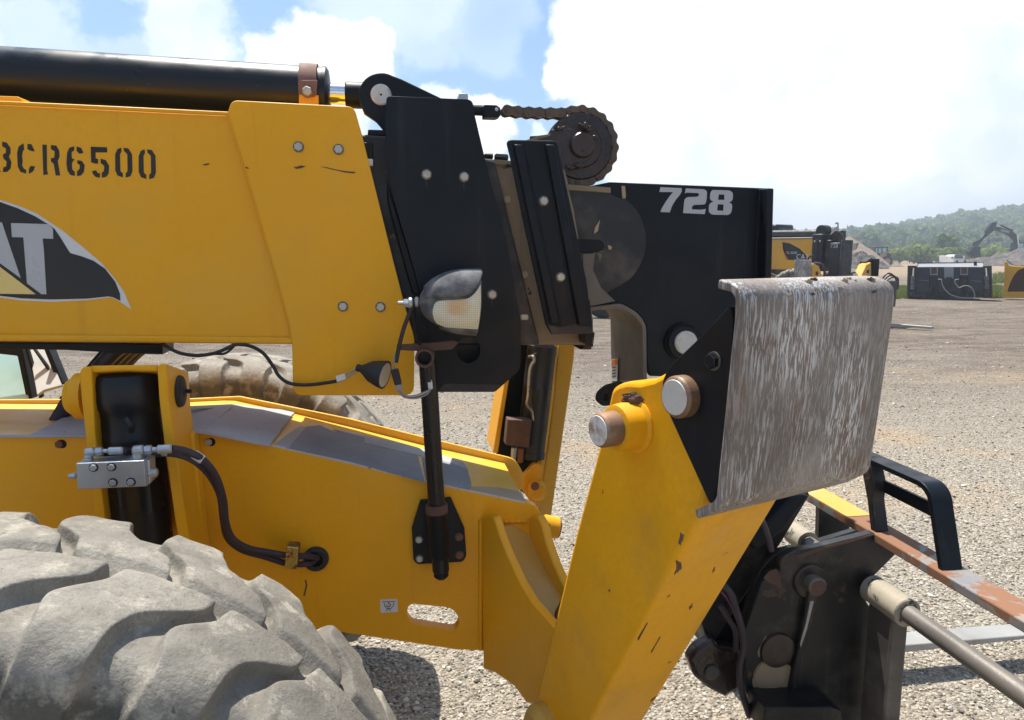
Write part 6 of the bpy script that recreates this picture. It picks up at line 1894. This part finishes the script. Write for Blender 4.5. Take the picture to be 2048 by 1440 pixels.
# ============================================================ hills, trees, grass, haze
SKY = [(-2200, 452), (-1000, 458), (0, 468), (1000, 470), (1545, 469), (1620, 465), (1700, 457), (1750, 451), (1800, 445), (1850, 438), (1900, 432), (1950, 425), (2000, 419), (2048, 415), (2300, 404), (2800, 396), (3600, 400)]
def sky_v(u):
    for (a, b) in zip(SKY, SKY[1:]):
        if a[0] <= u <= b[0]:
            return a[1] + (b[1] - a[1]) * (u - a[0]) / (b[0] - a[0])
    return SKY[0][1] if u < SKY[0][0] else SKY[-1][1]
Y0h, Y1h = 175.0, 420.0
def hill_z(x, y):
    u = 1024 + FPX * x / max(y, 1)
    top_ = 1.75 + (500 - sky_v(u) - 19) / FPX * Y1h
    g0 = gz(x, Y0h)
    t = min(1.0, max(0.0, (y - Y0h) / (Y1h - Y0h)))
    s = t * t * (3 - 2 * t)
    wob = 1.2 * sin(x * .031 + y * .017) + .9 * sin(x * .012 - y * .041)
    z = g0 + (top_ - g0) * (.35 * t + .65 * s) + wob * t
    if y > Y1h:
        z -= (y - Y1h) * .02
    return z
def leaf_mat(name, c0, c1):
    m, t, b = base_mat(name)
    oi = t.node('ShaderNodeObjectInfo')
    v = t.node('ShaderNodeTexCoord').outputs['Object']
    geo = t.node('ShaderNodeNewGeometry')
    f = t.math('ADD', t.math('MULTIPLY', oi.outputs['Random'], .6), t.math('MULTIPLY', geo.outputs['Random Per Island'], .4))
    t.l.new(t.mix(f, c0, c1), b.inputs['Base Color'])
    b.inputs['Roughness'].default_value = .75
    b.inputs['Specular IOR Level'].default_value = .15
    tl_ = t.node('ShaderNodeBsdfTranslucent', ins={'Color': (c1[0] * 1.2, c1[1] * 1.3, c1[2] * .8, 1)})
    mx = t.node('ShaderNodeMixShader', ins={0: .25, 1: b.outputs[0], 2: tl_.outputs[0]})
    t.l.new(mx.outputs[0], t.n['Material Output'].inputs[0])
    return m
leaf_far = leaf_mat('woodland_leaves', (.030, .070, .032), (.165, .215, .085))
leaf_near = leaf_mat('bush_leaves', (.10, .15, .03), (.20, .25, .06))
leaf_mid = leaf_mat('tree_leaves', (.06, .105, .03), (.12, .175, .05))
bark = paint('bark', (.09, .07, .055), rough=.9, bump=0)
grass_m = leaf_mat('grass_blades', (.10, .135, .035), (.21, .235, .08))
def crown_mesh(name, n, R, H, leaf, mat, seed, lobes=7):
    """leaf clumps spread over several uneven lobes"""
    r = np.random.RandomState(seed)
    cs = []
    for k in range(lobes):
        a = r.uniform(0, 2 * pi); q = r.uniform(.0, .62)
        cs.append((cos(a) * q * R, sin(a) * q * R, H * (.30 + .5 * r.uniform(0, 1)), R * r.uniform(.34, .60)))
    V, Fs = [], []
    for i in range(n):
        c = cs[r.randint(lobes)]
        d = r.normal(size=3); d /= np.linalg.norm(d)
        rad = c[3] * r.uniform(.55, 1.08) ** .6
        p = np.array([c[0] + d[0] * rad, c[1] + d[1] * rad, c[2] + d[2] * rad * .85 * H / (2 * R) * 1.3])
        nrm = d + r.normal(size=3) * .55; nrm /= np.linalg.norm(nrm)
        t1 = np.cross(nrm, [0.3, .2, 1]); t1 /= np.linalg.norm(t1)
        t2_ = np.cross(nrm, t1)
        s = leaf * r.uniform(.55, 1.25)
        k0 = len(V)
        for (a, b, o) in ((-1, -.6, 0), (.1, -1, .15), (1, -.2, 0), (.5, .9, .1), (-.6, .8, 0)):
            V.append(tuple(p + t1 * a * s * r.uniform(.7, 1.1) + t2_ * b * s * r.uniform(.7, 1.1) + nrm * o * s))
        Fs.append([k0, k0 + 1, k0 + 2, k0 + 3, k0 + 4])
    me = bpy.data.meshes.new(name)
    me.from_pydata(V, [], Fs)
    me.materials.append(mat)
    me.update()
    return me
# terrain
uxs = np.linspace(-2000, 3400, 70)
yrows = [165, 175, 190, 210, 235, 265, 300, 340, 380, 420, 470, 560, 700]
V, Fs = [], []
for y in yrows:
    for u in uxs:
        x = (u - 1024) / FPX * y
        V.append((x, y, hill_z(x, y) - (.6 if y < 170 else 0)))
nu = len(uxs)
for j in range(len(yrows) - 1):
    for i in range(nu - 1):
        Fs.append([j * nu + i, j * nu + i + 1, (j + 1) * nu + i + 1, (j + 1) * nu + i])
hill_m = paint('hillside_undergrowth', (.05, .075, .03), rough=.95, var=.2, bump=0)
hill = mk('hill', V, Fs, hill_m)
tag(hill, kind='structure')
# woodland covering it
rs = np.random.RandomState(5)
pts, sc_l = [], []
while len(pts) < 7000:
    u = rs.uniform(-1900, 3300)
    y = sqrt(rs.uniform(185 ** 2, 450 ** 2))
    x = (u - 1024) / FPX * y
    pts.append((x, y, hill_z(x, y) - .6))
    sc_l.append(rs.uniform(.45, 1.0))
wood = scatter('hillside_woodland', np.array(pts), sc_l, [crown_mesh('tree_crown', 190, 4.2, 7.6, .85, leaf_far, 40 + i, 6) for i in range(5)], leaf_far, upright=True, seed=4)
tag(wood, 'hazy green woodland covering the far hillside', 'woodland', kind='stuff')
# separate trees and bushes in front of the wood
def trunk_mesh(h, r):
    bm = bmesh.new()
    vs = []
    for (z, rr, ox) in ((0, r, 0), (h * .35, r * .75, .06 * h), (h * .7, r * .45, .02 * h), (h, r * .12, .05 * h)):
        vs.append([bm.verts.new((ox + rr * cos(2 * pi * k / 7), rr * sin(2 * pi * k / 7), z)) for k in range(7)])
    for a, b in zip(vs, vs[1:]):
        for k in range(7):
            bm.faces.new([a[k], a[(k + 1) % 7], b[(k + 1) % 7], b[k]])
    for (z0, a, l) in ((.35, .4, .45), (.45, 2.6, .4), (.55, 4.4, .35)):
        p = Vector((.05 * h, 0, h * z0)); q = p + Vector((cos(a) * l * h * .6, sin(a) * l * h * .6, h * l * .7))
        e = [bm.verts.new(p + Vector((r * .4 * cos(2 * pi * k / 5), r * .4 * sin(2 * pi * k / 5), 0))) for k in range(5)]
        tpv = bm.verts.new(q)
        for k in range(5):
            bm.faces.new([e[k], e[(k + 1) % 5], tpv])
    me = bpy.data.meshes.new('trunk')
    bm.to_mesh(me); bm.free()
    me.materials.append(bark)
    return me
crn_b = [crown_mesh('crown', 420, 2.3, 3.4, .34, leaf_near, 70 + i, 7) for i in range(3)]
crn_t = [crown_mesh('crown', 520, 2.6, 6.4, .42, leaf_mid, 90 + i, 9) for i in range(3)]
trk_b, trk_t = trunk_mesh(2.0, .12), trunk_mesh(4.6, .22)
def tree(u, Y, h, kind, i, label, group):
    p = base(u, Y)
    big = kind == 'tree'
    o = bpy.data.objects.new('tree' if big else 'bush', None)
    C.objects.link(o)
    o.location = p
    s = h / (7.0 if big else 3.6)
    o.scale = (s * random.uniform(.95, 1.3), s * random.uniform(.95, 1.2), s)
    o.rotation_euler = (0, 0, random.uniform(0, 6.28))
    tag(o, label, 'tree' if big else 'bush', group)
    for nm, me in (('trunk', trk_t if big else trk_b), ('crown', (crn_t if big else crn_b)[i % 3])):
        c = bpy.data.objects.new(nm, me)
        C.objects.link(c)
        c.parent = o
random.seed(21)
i = 0
def where(u):
    return ('beside the wheel loader' if u < 1815 else 'behind the dark loader bucket' if u < 1945 else 'behind the raised excavator arm' if u < 2030 else 'beyond the rubble heap')
for k in range(22):
    u = 1770 + k * 15 + random.uniform(-6, 6)
    tree(u, 132 + random.uniform(-6, 14), random.uniform(2.2, 3.3), 'bush', i, 'yellow green bush at the foot of the hill ' + where(u), 'bushes ' + where(u)); i += 1
for k in range(19):
    u = 1735 + k * 18 + random.uniform(-8, 8)
    tree(u, 150 + random.uniform(-4, 14), random.uniform(3.0, 4.6) * (.72 if u < 1810 else 1.0), 'tree', i, 'mid green tree over the bushes ' + where(u), 'trees ' + where(u)); i += 1
tree(1893, 138, 6.0, 'tree', 1, 'tallest bright green tree, standing alone among bushes behind the white lorry', None)
# grass tufts by the buckets
def tuft(seed, h, n):
    r = np.random.RandomState(seed)
    V, Fs = [], []
    for i in range(n):
        a = r.uniform(0, 2 * pi); q = r.uniform(0, .5) * h
        b = np.array([cos(a) * q, sin(a) * q, 0]); l = h * r.uniform(.5, 1.1)
        d = np.array([cos(a + r.uniform(-1, 1)), sin(a + r.uniform(-1, 1)), 0]) * l * r.uniform(.1, .5)
        w = np.array([-sin(a), cos(a), 0]) * h * .05
        k0 = len(V)
        V += [tuple(b - w), tuple(b + w), tuple(b + d * .5 + [0, 0, l * .6] + w * .7), tuple(b + d + [0, 0, l])]
        Fs.append([k0, k0 + 1, k0 + 2, k0 + 3])
    me = bpy.data.meshes.new('grass_tuft')
    me.from_pydata(V, [], Fs); me.materials.append(grass_m); me.update()
    return me
gp, gs = [], []
rs = np.random.RandomState(8)
for (u0, u1, Ya, Yb, n, s0) in ((1755, 1822, 27.0, 37.0, 1500, .15), (1978, 2012, 27.5, 34.0, 800, .24), (1820, 2010, 30, 37, 1200, .14), (1990, 2300, 40, 60, 1200, .3)):
    for k in range(n):
        Y = rs.uniform(Ya, Yb); u = rs.uniform(u0, u1)
        if rs.uniform() > .35 + .65 * abs(sin(u * .11 + Y * 1.7)): continue
        p = base(u, Y)
        gp.append(tuple(p)); gs.append(s0 * rs.uniform(.5, 1.3))
gr_ = scatter('grass', np.array(gp), gs, [tuft(i, 1.0, 16) for i in range(3)], grass_m, upright=True, seed=9)
tag(gr_, 'green grass and weeds growing round the buckets', 'grass', kind='stuff')
# haze
hz_m = bpy.data.materials.new('dusty_haze')
hz_m.use_nodes = True
ht = NT(hz_m.node_tree)
ht.n.remove(ht.n['Principled BSDF'])
pv_ = ht.node('ShaderNodeVolumePrincipled', ins={'Color': (.82, .90, 1.0, 1), 'Density': .0015, 'Anisotropy': .3})
ht.l.new(pv_.outputs[0], ht.n['Material Output'].inputs['Volume'])
hb = [(-1300, -320), (1600, -320), (1600, 950), (-1300, 950)]
hzo = prism('haze', None, hz_m, [Vector((x, y, -9)) for x, y in hb], [Vector((x, y, 46)) for x, y in hb], None, 0, smooth=False)
tag(hzo, 'pale dusty haze hanging over the yard and the hills', 'haze', kind='stuff')
